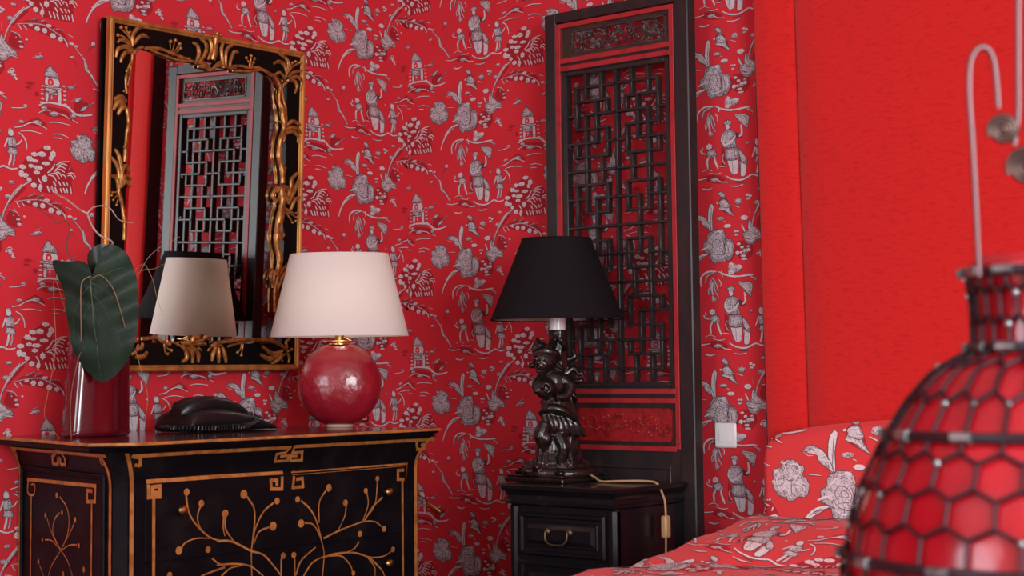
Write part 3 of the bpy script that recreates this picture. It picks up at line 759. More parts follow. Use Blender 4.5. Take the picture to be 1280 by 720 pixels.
mb = MB(); gy0, gy1, gw0, gw1 = yl+FW-.002, yr-FW+.002, .010+FW-.002, wt-.010-FW+.002
KY = -.009
ring_ = lambda h: [mir(u, w_, h+KY*(u-(yl+yr)/2)) for u, w_ in ((gy0, gw0), (gy1, gw0), (gy1, gw1), (gy0, gw1))]
mb.grid([ring_(-.013), ring_(-.0075)], closed_v=True, flip=True); mb.cap(ring_(-.013), 0, True); mb.cap(ring_(-.0075)); g = mb.build('mirror_glass', m_mirror, t, smooth=False)
ORN = """# palm_top_left
129 -2693,8532 -2702,8814 -2579,9010 -2346,9153
119 -2653,8609 -2529,8787 -2360,8884 -2185,8839
119 -2714,8529 -2909,8642 -3079,8652 -3181,8560
129 -2691,8462 -2947,8495 -3155,8395 -3211,8177
129 -2668,8395 -2858,8367 -3003,8241 -3060,8057
109 -2686,8286 -2563,8463 -2351,8575
60 -2740,8667 -2872,8824 -3089,8967
60 -2741,8702 -2831,8865 -2933,8984
60 -2825,8654 -2997,8752 -3175,8761
K75 -3089,8974
K70 -2933,8991
K65 -3175,8761
K55 -2802,8898
# vine_left
109 -2689,8392 -2703,8142 -2803,7952 -2878,7625 -2846,7277
70 -2724,8139 -2736,7855 -2810,7493
K55 -2872,7854
K55 -2870,7777
K50 -2940,7318
149 -2834,6892 -2759,6531 -2812,6157 -2854,5469
K60 -2878,5851
149 -3018,4670 -2880,4262 -2804,3848 -2803,3430
K60 -2869,3907
K52 -3218,4644
K52 -3247,4564
K52 -3187,4449
K52 -3083,4326
60 -3018,4670 -3218,4644
60 -3017,4618 -3187,4449
60 -2984,4568 -3083,4326
# palm_left
164 -2866,6888 -3091,7019 -3260,6790
164 -2866,6888 -2992,6874 -3112,6676
164 -2871,7046 -3032,7158 -3249,7053
# palm_left_low
134 -3020,4722 -2937,5095 -3048,5609 -3178,5779
134 -3018,4670 -3036,5244 -3266,5562
134 -3020,4722 -3092,5030 -3294,5065
149 -2960,4831 -2940,5200 -2819,5368 -2688,5248
134 -2960,4805 -2842,5103 -2631,5042
134 -2959,4779 -2807,4975 -2643,4830
# vine_top
109 -2306,8535 -1960,8603 -1606,8582 -1337,8531 -1065,8478 -792,8462
89 -2133,8543 -1780,8468 -1423,8410 -1063,8388 -654,8426
50 -1515,8505 -1453,8677 -1480,8836
50 -1426,8518 -1343,8729 -1316,8896
50 -1381,8506 -1251,8670 -1166,8820
50 -1380,8488 -1227,8601 -1131,8705
K75 -1480,8846
K70 -1317,8903
K70 -1166,8827
K70 -1131,8713
99 658,8458 993,8523 1335,8512 1679,8559 1980,8485 2233,8423
80 709,8353 1094,8385 1435,8431 1779,8515 2133,8390
50 1335,8512 1306,8660 1181,8775
50 1345,8514 1380,8670 1350,8855
50 1384,8519 1454,8661 1489,8792
K65 1181,8775
K70 1350,8855
K65 1489,8792
K55 1257,8683
K55 1453,8680
# crest_top
229 89,9253 65,8934 -18,8551
129 -606,8359 -499,8631 -552,8862 -714,8930
129 -470,8415 -270,8701 -254,8961 -443,9074
119 -171,8530 -64,8841 -117,9074 -283,9171
129 -71,8285 -331,8416 -653,8408
119 -47,8270 -282,8330 -512,8299
139 383,8383 309,8671 279,8890 376,9129
129 467,8432 435,8726 510,8954 689,9062
129 587,8411 637,8680 742,8875 896,8889
119 -1,8294 136,8417 372,8449 707,8409
109 45,8338 228,8511 465,8507
K80 -4,9213
K80 111,9305
K80 230,9286
# palm_top_right
129 2691,8425 2757,8821 2650,8981 2408,9074
129 2713,8544 2630,8765 2424,8841 2214,8754
80 2691,8425 2888,8723 3194,8913
70 2689,8502 2837,8716 2910,8862
K60 2910,8873
K60 3028,8929
K60 3194,8913
109 2767,8435 2995,8613 3315,8702
119 2795,8361 3075,8495 3287,8386 3257,8109
119 2770,8338 3027,8352 3125,8209 3037,7996
99 2692,8386 2458,8529 2233,8423
# vine_right
119 2243,8412 2389,8270 2495,8091 2451,7854 2537,7479 2673,7186
99 2745,8316 2556,8099 2605,7796 2715,7500 2734,7193
197 2529,7632 2610,7314 2656,6937 2522,6541 2498,6104 2614,5788 2662,5357
99 2744,7165 2730,6890 2666,6556
K56 2507,7112
K56 2722,5798
239 2671,5031 2610,4592 2515,4152 2455,3716
224 2611,5218 2624,4702 2486,4176 2462,3660 2590,3151 2489,2689
104 2745,3905 2553,3664
119 2701,4707 2640,4128 2534,3835
149 2460,2346 2456,1662
# palm_right
127 2690,6995 2977,7180 3287,7104
127 2729,6917 3054,7007 3338,6872
127 2732,6808 2985,6873 3193,6774 3198,6582
# palm_right_mid
141 2749,4819 2956,5217 2985,5492 3199,5702
141 2859,4773 3067,5143 3255,5515
127 2972,4617 3110,4900 3306,4997
141 2963,4944 2847,5208 2593,5242 2418,5066
141 2893,4830 2706,5061 2494,4909
127 2390,4793 2299,5003 2449,5258
113 2677,4814 2459,4880 2356,4710
70 2753,4656 3120,4518
70 2754,4602 3196,4413
70 2755,4575 3054,4267
K56 3171,4532
K56 3226,4415
K56 3163,4302
K56 3040,4250
# palm_right_low
134 2437,2345 2578,2750 2921,3051
134 2479,2204 2716,2698 2918,2878
134 2362,2343 2375,2685 2573,2950
119 2329,2456 2263,2681 2371,2856
# vine_bottom
118 -2171,857 -1893,874 -1659,888 -1466,775 -1226,719
75 -1324,795 -1084,758 -840,663
64 -1467,794 -1343,642 -1212,558
64 -1427,737 -1388,527 -1324,466
K64 -1198,558
K64 -1324,466
118 294,747 698,809 1109,852 1631,876 2378,862
80 753,671 1112,752 1475,815
64 1267,773 1219,613 1103,513
64 1319,774 1273,533 1234,441
K59 1092,509
K59 1235,433
K48 1643,808
# crest_bottom
139 -840,683 -690,529 -675,335 -828,250
139 -693,645 -493,490 -461,218
139 -548,684 -297,491 -265,237
129 -842,741 -502,781 -109,843
118 -598,703 -304,744 -6,734
139 322,649 227,452 207,275
139 423,650 429,452 446,216
139 550,650 647,453 705,227
118 146,668 295,708 549,690
129 -503,801 -432,910 -258,873
129 -110,882 13,942 151,825
75 -301,646 -150,549
75 171,648 49,550
# palm_bottom_right
139 2767,557 2388,475 2007,689
150 2713,529 2285,332 1960,454
139 2713,504 2636,332 2369,190
118 2958,570 2653,741 2379,821 1737,857
96 2932,517 3035,373 3006,208
86 2878,476 2728,373 2802,242
96 2956,640 2897,804 3043,900
K75 3095,600
K64 2975,554
# palm_bottom_left
129 -2301,581 -2165,638 -2131,752
150 -2341,382 -2111,393 -1985,518
107 -2481,449 -2346,525 -2259,713"""
cur = None; nm = None; done = []
nrm = mir(0, 0, 1)-mir(0, 0, 0)
def flush():
    if cur is not None and cur.v: cur.build(nm, m_carve, t, angle=60)
for ln in ORN.strip().split('\n'):
    if ln[0] == '#':
        flush(); cur = MB(); w = ln[2:].split('_'); nm = {'palm': 'carved_palm', 'vine': 'carved_vine', 'crest': 'carved_crest'}[w[0]]; continue
    w = ln.split(); K = w[0][0] == 'K'; wd = float(w[0].lstrip('K'))*1e-4
    pts = [Vector((-.85+float(a.split(',')[0])*1e-4, float(a.split(',')[1])*1e-4, 0)) for a in w[1:]]
    def low(p):  # the relief sits on the frame, or bridges onto the glass edge
        return 0.0
    if K: cur.blob(mir(pts[0].x, pts[0].y, .002+wd*.3), wd*.8)
    else:
        c = catmull(pts, 4) if len(pts) > 2 else [pts[0].lerp(pts[1], q/4) for q in range(5)]
        n = len(c)-1
        vine = 'vine' in nm or wd > .018
        rr = [wd*.5*((.85+.15*math.sin(i*1.3)) if vine else (.55+.5*math.sin(PI*(.15+.8*i/n)))) for i in range(n+1)]
        cur.tube([mir(p.x, p.y, .001+rr[i]*.25) for i, p in enumerate(c)], rr, n=8, flat=(nrm, .8))
        if not vine and wd > .006:   # a raised rib along each frond
            cur.tube([mir(p.x, p.y, .001+rr[i]*.9) for i, p in enumerate(c)], [x*.3 for x in rr], n=6)
flush()
m_carve_n = None

# ------------------------------------------------------------------ chest (black lacquer commode with gold lines)
CT = .855
CF = .600; CLy, CRy = -1.519, -.597; CH = .022; CANT = .24/.971
t = thing('lacquer_chest', 'black lacquer chest with gold branch painting and flared top, under the mirror', 'chest', (.3, -1.06, 0))
def cov(z):
    if z > .835: z = .835
    return .036*max(0, (z-.755)/.08)**2
def plan(o, cf=CF, ly=CLy, ry=CRy, ch=CH, back=.006):
    """outline of the body pushed out by o, starting at back left, round the front to back right"""
    f = cf+o; l = ly-o*1.15; r = ry+o*.9
    xs = f-ch
    return [(back, l-ch+(xs-back)*CANT), (xs, l-ch), (f, l), (f, r), (xs, r+ch), (back, r+ch-(xs-back)*CANT)]
mb = MB()
zs = [.09, .12, .30, .50, .70, .745, .765, .785, .80, .815, .828, .835]
rows = [[(x, y, z) for x, y in plan(cov(z))] for z in zs]
mb.grid(rows, closed_v=True); mb.cap(rows[0], 0, True); mb.cap(rows[-1])
# mouldings that frame the front and the side panel
def fr(y, z, h=0): return Vector((CF+cov(z)+h, y, z))
SP = Vector((CF-CH, CLy-CH, 0)); SD = Vector((-.971, .24, 0)).normalized(); SN = Vector((-.24, -.971, 0)).normalized()
def sd(s, z, h=0):
    o = cov(z)
    return SP+SD*(s-o*.6)+SN*(h+o*1.06)+Vector((0, 0, z))
# bright side moulding and recess edges
for a, b in (((.045, .80), (.565, .80)), ((.045, .80), (.045, .12)), ((.565, .80), (.565, .12))):
    mb.tube([sd(a[0], a[1]-.02, .001), sd(b[0], b[1]-.02, .001)], .004, n=6)
    mb.tube([sd(a[0]+.012, a[1]-.032, .0005), sd(b[0]+(.012 if b[0] < .3 else -.012), b[1]-.032, .0005)], .0025, n=6)
body = mb
# gold paint
LIFT = [0]
def ribbon3(pts, wd, fn, split, taper=False):
    """a flat painted line; every line lies a hair above the one before, so crossings stay clean"""
    LIFT[0] = (LIFT[0]+1) % 40; lift = LIFT[0]*.00002
    if taper:
        c = catmull(pts, 6) if len(pts) > 2 else [pts[0].lerp(pts[-1], k/6) for k in range(7)]
        n = len(c)-1; w = [wd*(1-.45*i/n) for i in range(n+1)]
        rw = ribbon2(c, w)
        for i in range(n):
            split(c[i].y).face([fn(q.x, q.y, lift) for q in (rw[i][0], rw[i+1][0], rw[i+1][1], rw[i][1])], 1)
        return
    for k, (a, b) in enumerate(zip(pts, pts[1:])):
        d = b-a; L_ = d.length
        if L_ < 1e-6: continue
        d.normalize(); q = Vector((-d.y, d.x))*wd/2; a2 = a-d*wd*.5; b2 = b+d*wd*.5
        m = max(1, int((b2-a2).length/.012))
        for i in range(m):
            u, v = a2.lerp(b2, i/m), a2.lerp(b2, (i+1)/m)
            lf = lift+(k % 2)*.00012
            split((u.y+v.y)/2).face([fn(p.x, p.y, lf) for p in (u+q, v+q, v-q, u-q)], 1)
def paint(txt, fn, mb_for, thick, maxx=None):
    for ln in txt.strip().split('\n'):
        w = ln[1:].split(); wd = float(w[0])*1e-4
        pts = [Vector((float(a.split(',')[0])*1e-4, float(a.split(',')[1])*1e-4)) for a in w[1:]]
        if maxx: pts = [Vector((min(p.x, maxx), p.y)) for p in pts]
        if ln[0] == 'D':
            c = pts[0]; LIFT[0] = (LIFT[0]+1) % 40
            mb_for(c.y).cap([fn(c.x+wd*.95*math.cos(2*PI*k/14), c.y+wd*.95*math.sin(2*PI*k/14), .0009+LIFT[0]*.00002) for k in range(14)], 1)
        else:
            vertical = abs(pts[-1].x-pts[-2].x) < .012 and len(pts) == 2
            if vertical and pts[-1].y < .56: pts[-1] = Vector((pts[-1].x, .14))
            ribbon3(pts, wd*.9, fn, mb_for, taper=wd < thick)
FRONT = """S91 -12966,8250 -10689,8245
S91 -10522,8259 -5618,8247
S73 -10678,8228 -10753,8125 -11021,8099 -10988,7922 -10588,7929 -10642,8050 -10848,8038
S73 -10550,8250 -10534,8115 -10212,8116 -10131,7918 -10489,7914 -10563,8035 -10343,8025
S82 -6270,8214 -6106,8003 -5836,8003 -5865,8122 -6013,8128
S91 -12742,7665 -10732,7644 -10742,7259 -11080,7279 -11094,7479 -10904,7479 -10904,7390
S91 -10373,7608 -6410,7624 -6435,7242 -6765,7261 -6763,7488 -6574,7489
S82 -10338,7622 -10393,7269 -10062,7271 -10083,7475 -10249,7458
S82 -6600,7251 -6595,4782
D111 -11937,7208
D93 -12490,6805
D86 -10904,6985
D111 -11030,6402
D80 -10250,6979
D105 -10135,6396
D99 -9213,7193
D86 -8654,6791
D74 -7939,7043
D74 -7526,7320
D80 -7294,6043
D80 -8148,5984
D74 -6974,5494
D80 -10714,5679
D80 -10373,5663
D68 -8385,5033
S55 -11836,7150 -11631,6888 -11597,6575 -11664,6116 -11698,5810 -11683,5294
S55 -12483,6734 -12469,6438 -12203,6111
S64 -12730,6196 -12269,6142 -11732,5890 -11321,5750 -10974,5431 -10764,5202
S55 -11009,6950 -11322,6763 -11562,6418 -11644,6114
S55 -11149,6385 -11459,6306 -11630,6036
S55 -10134,6944 -9829,6710 -9609,6372 -9463,5930 -9374,5599 -9428,5067
S55 -10012,6403 -9720,6327 -9499,6014
S55 -9311,7133 -9534,6851 -9536,6366
S55 -9388,5977 -8938,6103 -8480,6203 -8014,6278 -7620,6248 -7365,6099
S46 -8616,6734 -8671,6464 -8900,6127
S46 -7892,6990 -7855,6682 -8053,6280
S46 -7518,7247 -7617,6666 -8014,6305
S64 -7336,6843 -7697,6616 -7975,6302
S55 -9390,5520 -8940,5571 -8329,5532 -7783,5372 -7306,5356 -7023,5454
S46 -8173,5793 -8328,5642 -8560,5580
S64 -10302,5182 -10122,5508 -9648,5785
S55 -10050,5130 -9758,5421 -9352,5544
S55 -9241,5544 -8789,5492 -8484,5245 -8408,5074
S55 -7862,5379 -7627,5108 -7612,4884
S55 -7783,5355 -7388,5029 -7269,4850
S46 -10764,5620 -10834,5366
S46 -10337,5581 -10266,5257
S55 -12728,5651 -12201,5626 -11731,5530 -11321,5258
S46 -12597,5386 -12334,5537 -12001,5572
S91 -15263,8245 -12735,8255
S82 -15181,8226 -15038,8205 -14966,8034 -15088,8040
S100 -12505,7662 -14670,7659 -14662,7317 -14359,7312 -14360,7543 -14561,7531 -14560,7408 -14451,7402
S91 -14523,7308 -14499,5578
D86 -13614,7364
D86 -13193,7082
D74 -12529,6798
D99 -13826,6077
D80 -12995,6028
D74 -14083,5561
S55 -13626,7300 -13549,6922 -13325,6606 -12938,6299 -12494,6161
S46 -13212,7023 -13294,6803 -13229,6548 -13003,6330
S46 -13764,6106 -13639,6233 -13323,6306 -12938,6274
S46 -12529,6747 -12548,6495 -12495,6288
S55 -12492,5578 -12871,5514 -13192,5446
S46 -12872,5816 -12709,5700 -12492,5619"""
SIDE = """S84 6490,8252 -135,8266
S76 6171,8223 5662,8194 5976,8002 6293,7979
S84 2665,8301 3245,8120 3418,7953 3101,7955 2894,8106
S84 2547,8290 2452,8123 2619,7958 2909,7962 2761,8112
S76 -34,8257 138,8251 349,8101 225,8046
S93 5290,7496 980,7548 998,7203 1456,7176 1462,7425 1198,7424
S76 5259,7497 5280,7173 4864,7158 4825,7384 5070,7383
S76 5048,7159 5030,5184
S93 1193,7191 1195,5541
D74 3325,7214
D67 2974,6839
D67 4043,6703
D70 2156,6724
D56 4230,6114
D63 1939,6156
D70 4500,5575
D74 1622,5645
D67 2886,5430
S51 3171,7192 2742,6985 2567,6691 2683,6317 3094,5948 3642,5562 3852,5294
S51 3160,6821 3499,6629 3576,6313 3138,6006 2626,5743 2329,5436
S40 3979,6645 3753,6394 3311,6069
S40 2236,6652 2478,6423 3011,6016
S40 4097,6124 3658,6136 3137,5975
S40 2061,6167 2553,6113 3052,5951
S40 4434,5492 4160,5265"""
DZ = [(.588, .762), (.430, .582), (.272, .424), (.12, .266)]
draw = [MB() for _ in DZ]
Y0, Y1 = CLy+.045, CRy-.045
def pick(z):
    for k, (a, b) in enumerate(DZ):
        if z <= b+.003 and z >= a-.003: return draw[k]
    return body
def frontfn(y, z, lf=0):
    inside = Y0 < y < Y1 and z < .7635
    return fr(y, z, (.0049 if inside else .0005)+lf)
def pickf(z): return pick(z)
for k, (a, b) in enumerate(DZ): draw[k].box(CF-.01, CF+.0045, Y0, Y1, a, b, b=.0012)
paint(FRONT, frontfn, pickf, .0072)
sfn = lambda u, z, lf=0: sd(u, z, .0006+lf)
paint(SIDE, sfn, lambda z: body, .0078, maxx=.575)
zz = [.832, .822, .81, .797, .785, .77, .75, .6, .4, .13]
for edge, sg in ((lambda z: CRy+cov(z)*.9-.010, 1), (lambda z: CLy-cov(z)*1.15+.010, -1)):
    for a_, b_ in zip(zz, zz[1:]):
        wdt = .011
        body.face([fr(edge(a_)-wdt/2, a_, .0016), fr(edge(a_)+wdt/2, a_, .0016), fr(edge(b_)+wdt/2, b_, .0016), fr(edge(b_)-wdt/2, b_, .0016)], 1)
for u in (.012, .582):
    for a_, b_ in zip(zz, zz[1:]):
        body.face([sd(u-.007, a_, .0018), sd(u+.007, a_, .0018), sd(u+.007, b_, .0018), sd(u-.007, b_, .0018)], 1)
ob = body.build('body', [m_chest, m_chestgold], t, angle=25)
for k, mbd in enumerate(draw):
    d = mbd.build('drawer', [m_chest, m_chestgold], t, angle=25)
    for y in (-1.3845, -.726):
        z = DZ[k][1]-.064
        kb = MB(); P = Vector((CF+.005, y, z))
        prof = [(.004, 0), (.004, .008), (.0095, .012), (.0115, .018), (.009, .024), (.003, .026)]
        rows = [[P+Vector((h, r*math.cos(2*PI*j/12), r*math.sin(2*PI*j/12))) for j in range(12)] for r, h in prof]
        kb.grid(rows, closed_v=True); kb.cap(rows[-1])
        kb.build('knob', m_brass, d)
# top slab with moulded edge; the corner block juts out over the chamfer
mb = MB()
def tplan(o): 
    f = .66+o; l = -1.545-o*.9; r = -.572+o*.9; ch = .07; xs = f-ch; b = .006
    return [(b, l-ch+(xs-b)*CANT), (xs, l-ch), (f, l), (f, r), (xs-.0, r+ch*.25), (b, r+ch*.25-(xs-b)*CANT)]
ed = [(-.016, .8355), (-.012, .840), (-.004, .8445), (-.006, .848)]
rows = [[(x, y, z) for x, y in tplan(o)] for o, z in ed]
mb.grid(rows, closed_v=True, m=0); mb.cap(rows[0], 0, True)
rows = [[(x, y, z) for x, y in tplan(o)] for o, z in ((-.006, .848), (0, .8485), (.0008, .8515), (0, .8545), (-.003, .855))]
mb.grid(rows, closed_v=True, m=1); mb.cap(rows[-1], 2)
mb.build('top', [m_chest, m_chestgold, m_top], t, angle=30)
for (x, y) in ((.52, -1.45), (.52, -.70), (.12, -1.36), (.12, -.80)):
    mb = MB(); rows = [[(x+sx*r, y+sy*r, z) for sx, sy in ((-1, -1), (1, -1), (1, 1), (-1, 1))] for r, z in ((.018, 0), (.022, .03), (.032, .092))]
    mb.grid(rows, closed_v=True); mb.cap(rows[0], 0, True); mb.cap(rows[-1]); mb.build('foot', m_chest, t, smooth=False)

# ------------------------------------------------------------------ white shaded lamp with a flat round red body
LX, LY = .345, -.633
RG = Vector((math.cos(AL), math.sin(AL), 0)); RG = Vector((.7655, .6434, 0)); TC = Vector((.6434, -.7655, 0))  # along / across the oval
rotl = math.atan2(RG.y, RG.x)
t = thing('table_lamp', 'lamp with oval cream shade and round glossy red body on the lacquer chest', 'lamp', (LX, LY, CT))
mb = MB()
R = .1135; zc = CT+.115
rows = []
for i in range(1, 40):
    a = -PI/2+PI*(i/40)
    if math.sin(a) > .965 or math.sin(a) < -.957: continue
    rows.append((R*math.cos(a), R*math.sin(a)))
mb.lathe(rows, (LX, LY, zc), n=56, sx=1, sy=.62, rot=rotl)
mb.build('body', m_redglaze, t, angle=0)
mb = MB(); mb.lathe([(.034, .0002), (.036, .002), (.036, .006), (.033, .0085)], (LX, LY, CT), n=32, sx=1, sy=.7, rot=rotl); mb.build('foot', m_foot, t)
mb = MB(); mb.lathe([(.030, .108), (.030, .1105), (.024, .1115), (.008, .112), (.008, .120), (.012, .121), (.012, .150), (.009, .152), (.009, .172)], (LX, LY, zc), n=24); mb.build('socket', m_brass, t)
def oval_shade(mb, z0, z1, a0, b0, a1, b1, x, y, rot, th=.002, n=72):
    rows = []
    N = 12
    for k in range(N+1):
        f = k/N; rows.append((a0+(a1-a0)*f, b0+(b1-b0)*f, z0+(z1-z0)*f))
    out = [[(x+a*math.cos(2*PI*j/n)*math.cos(rot)-b*math.sin(2*PI*j/n)*math.sin(rot), y+a*math.cos(2*PI*j/n)*math.sin(rot)+b*math.sin(2*PI*j/n)*math.cos(rot), z) for j in range(n)] for a, b, z in rows]
    inn = [[(x+(a-th)*math.cos(2*PI*j/n)*math.cos(rot)-(b-th)*math.sin(2*PI*j/n)*math.sin(rot), y+(a-th)*math.cos(2*PI*j/n)*math.sin(rot)+(b-th)*math.sin(2*PI*j/n)*math.cos(rot), z) for j in range(n)] for a, b, z in rows]
    mb.grid(out, 0, closed_v=True); mb.grid(inn, 1, closed_v=True, flip=True)
    mb.grid([inn[0], out[0]], 0, closed_v=True); mb.grid([out[-1], inn[-1]], 0, closed_v=True)
mb = MB(); oval_shade(mb, 1.100, 1.324, .188, .127, .134, .088, LX, LY, rotl); sh = mb.build('lamp_shade', [m_shade, m_shadein], t)
mb = MB()   # shade carrier: ring and spokes
mb.tube([(LX+.047*math.cos(2*PI*k/40), LY+.047*math.sin(2*PI*k/40), 1.087) for k in range(41)], .0013, n=6, caps=False)
mb.tube([(LX+.047, LY, 1.087), (LX+.008, LY, 1.10)], .0012, n=6); mb.tube([(LX-.047, LY, 1.087), (LX-.008, LY, 1.10)], .0012, n=6)
for k in range(3):
    a = rotl+k*2*PI/3+.5
    e = (LX+.112*math.cos(a), LY+.112*math.sin(a), 1.315-.16)
    mb.tube([(LX+.010*math.cos(a), LY+.010*math.sin(a), 1.128), (LX+.07*math.cos(a), LY+.07*math.sin(a), 1.145), (LX+.098*math.cos(a), LY+.098*math.sin(a), 1.158)], .0014, n=6)
mb.build('shade_carrier', m_brass, t)
mb = MB(); mb.lathe([(.008, 0), (.012, .01), (.025, .035), (.028, .055), (.020, .075), (.006, .085)], (LX, LY, 1.145), n=20); mb.build('bulb', m_bulb, t)
cp = [(LX+.02, LY+.10, CT+.105), (.30, -.49, CT+.06), (.22, -.40, CT+.012), (.12, -.33, CT+.006), (.030, -.29, CT+.004), (.022, -.27, CT-.05), (.025, -.18, .72), (.05, -.12, .66), (.10, -.05, .62), (.11, -.03, .60)]
mb = MB(); mb.tube(catmull(cp, 6), .0022, n=6)
cd = mb.build('power_cord', m_darkcord, t)
mb = MB(); a, b = Vector((.108, -.034, .603)), Vector((.15, -.022, .575)); mb.tube([a, a.lerp(b, .1), a.lerp(b, .9), b], [.003, .006, .006, .003], n=10); mb.build('inline_switch', m_brass, cd)

# ------------------------------------------------------------------ telephone
t = thing('telephone', 'black desk telephone with coiled cord on the chest between vase and lamp', 'telephone', (.24, -.97, CT))
# local frame: p along +y (picture left to right), q out into the room
def loft(mb, secs, m=0):
    mb.grid(secs, m, closed_v=True); mb.cap(secs[0], m, True); mb.cap(secs[-1], m)
def rsec(y, xa, xb, za, zb, b=.25, n=5):
    w = (xb-xa)/2; h = (zb-za)/2; cx = (xa+xb)/2; cz = (za+zb)/2; out = []
    for k in range(20):
        a = 2*PI*k/20; ca, sa = math.cos(a), math.sin(a)
        e = 2/3.6
        out.append((cx+w*abs(ca)**e*(1 if ca >= 0 else -1), y, cz+h*abs(sa)**e*(1 if sa >= 0 else -1)))
    return out
mb = MB()
loft(mb, [rsec(y, .155, .305, CT+.001, CT+h) for y, h in ((-1.104, .022), (-1.098, .044), (-1.07, .058), (-1.02, .062), (-.96, .056), (-.91, .046), (-.87, .032), (-.845, .023), (-.826, .014), (-.822, .009))])
mb.build('base', m_plastic, t, angle=50)
mb = MB()
path = [(-1.100, .050, .018), (-1.085, .062, .027), (-1.05, .071, .031), (-1.00, .075, .029), (-.955, .070, .027), (-.915, .058, .025), (-.885, .045, .020), (-.872, .040, .012)]
loft(mb, [rsec(y, .235-w*1.3, .235+w*1.3, CT+z-w*.85, CT+z+w*.55) for y, z, w in path])
mb.build('handset', m_plastic, t, angle=60)
mb = MB()
for i in range(4):
    for j in range(4):
        y = -.895+i*.014; z = CT+.043-(y+.895)*.32
        mb.box(y and .175+j*.030, .193+j*.030, y, y+.009, z, z+.004, b=.001)
kp = mb.build('keypad', m_keys, t)
mb = MB(); mb.blob((.268, -1.00, CT+.084), (.006, .006, .003)); mb.build('indicator', m_led, t)
mb = MB(); mb.box(.20, .25, -.912, -.897, CT+.046, CT+.051, b=.002); mb.build('display', m_keys, t)
mb = MB(); pts = []
base = catmull([(.17, -1.10, CT+.012), (.25, -1.115, CT+.012), (.325, -1.09, CT+.011), (.335, -1.02, CT+.011), (.335, -.95, CT+.014), (.325, -.91, CT+.025), (.30, -.895, CT+.030)], 40)
for i, p in enumerate(base):
    a = i*1.25; d = (base[min(i+1, len(base)-1)]-base[max(i-1, 0)]).normalized(); n1 = d.cross(Vector((0, 0, 1))).normalized()
    pts.append(p+n1*.0055*math.cos(a)+Vector((0, 0, .0055*math.sin(a))))
mb.tube(pts, .0026, n=5); mb.build('coiled_cord', m_plastic, t)

# ------------------------------------------------------------------ vase with leaf, twigs and grass
t = thing('glass_vase', 'square dark red glass vase at the left end of the chest, holding a leaf', 'vase', (.27, -1.37, CT))
mb = MB()
def vs(z, g=0):
    f = (z-CT)/.25; x0, x1 = .235+g, .300-g+.0; y0 = -1.447+.022*f+g; y1 = -1.283-g
    r = .010
    return [(x0+r, y0, z), (x1-r, y0, z), (x1, y0+r, z), (x1, y1-r, z), (x1-r, y1, z), (x0+r, y1, z), (x0, y1-r, z), (x0, y0+r, z)]
zt = CT+.25
rows = [vs(CT+.0005, .004), vs(CT+.004), vs(CT+.012), vs(CT+.0125, .001), vs(CT+.015, .001), vs(CT+.0155), vs(zt-.02), vs(zt)]
mb.grid(rows, closed_v=True); mb.cap(rows[0], 0, True)
inn = [vs(zt, .004), vs(CT+.02, .005)]
mb.grid([rows[-1], inn[0], inn[1]], closed_v=True); mb.cap(inn[1])
mb.build('vase', m_vase, t, angle=60)

U = RG; W = Vector((0, 0, 1)); N = TC
def lp(px, py, d=0, depth0=Vector((.315, -1.375, 0))):
    """a point given by how far right / up of the vase it stands, seen from the front"""
    return Vector((depth0.x, depth0.y, 0))+U*((px-134)/430)+W*(CT+(541-py)/430)+N*d
t = thing('anthurium_leaf', 'large dark green heart-shaped leaf hanging over the red vase', 'leaf', lp(120, 372))
OUT = [(127, 378), (122, 366), (112, 362), (100, 363), (84, 361), (90, 378), (97, 395), (100, 415), (103, 438), (110, 458), (121, 474), (136, 485), (150, 478), (162, 462), (169, 445), (172, 420), (172, 395), (168, 372), (160, 355), (150, 347), (142, 346), (136, 352), (132, 364)]
def leafz(px, py): 
    m = 128+(py-378)*.07
    return .035+.030*math.cos((px-m)/48)-abs(px-m)*.00035-((py-400)/100)**2*.02+.004*math.sin(py*.18+abs(px-m)*.10)
mb = MB()
oc = catmull([Vector((x, y, 0)) for x, y in OUT]+[Vector((OUT[0][0], OUT[0][1], 0))], 3)[:-1]
ctr = Vector((131, 405, 0)); rings = []
for f in (0.02, .15, .3, .45, .6, .75, .88, 1.0):
    rings.append([ctr.lerp(p, f) for p in oc])
front = [[lp(p.x, p.y, leafz(p.x, p.y)) for p in r] for r in rings]
back = [[lp(p.x, p.y, leafz(p.x, p.y)-.0015) for p in r] for r in rings]
mb.grid(front, closed_v=True, flip=True); mb.grid(back, closed_v=True); mb.grid([front[-1], back[-1]], closed_v=True, flip=True); mb.cap(front[0]); mb.cap(back[0])
mb.build('leaf_blade', m_leaf, t, angle=0)
mb = MB()
def vein(pts, r):
    c = catmull([Vector((x, y, 0)) for x, y in pts], 4); n = len(c)-1
    mb.tube([lp(p.x, p.y, leafz(p.x, p.y)+.0004) for p in c], [r*(1-.7*i/n) for i in range(n+1)], n=6)
vein([(126, 378), (128, 410), (132, 445), (136, 480)], .0016)
for a in ([(127, 385), (140, 392), (155, 410), (165, 435)], [(127, 395), (138, 408), (150, 430), (158, 455)], [(129, 415), (137, 430), (146, 450), (150, 472)], [(126, 388), (115, 400), (108, 420), (107, 440)], [(128, 405), (118, 420), (114, 440), (116, 460)], [(127, 382), (142, 375), (155, 370), (164, 372)]): vein(a, .0008)
mb.build('veins', m_vein, t)
mb = MB()
mb.tube(catmull([lp(126, 378, .067), lp(118, 385, .072), lp(117, 410, .070), lp(116, 440, .055), lp(112, 460, .03), lp(118, 470, -.02)], 5), .0011, n=6)
mb.tube(catmull([lp(128, 380, .068), lp(138, 378, .074), lp(150, 392, .072), lp(158, 420, .06), lp(160, 430, .055)], 5), .0010, n=6)
mb.build('leaf_stem', m_stem, t)
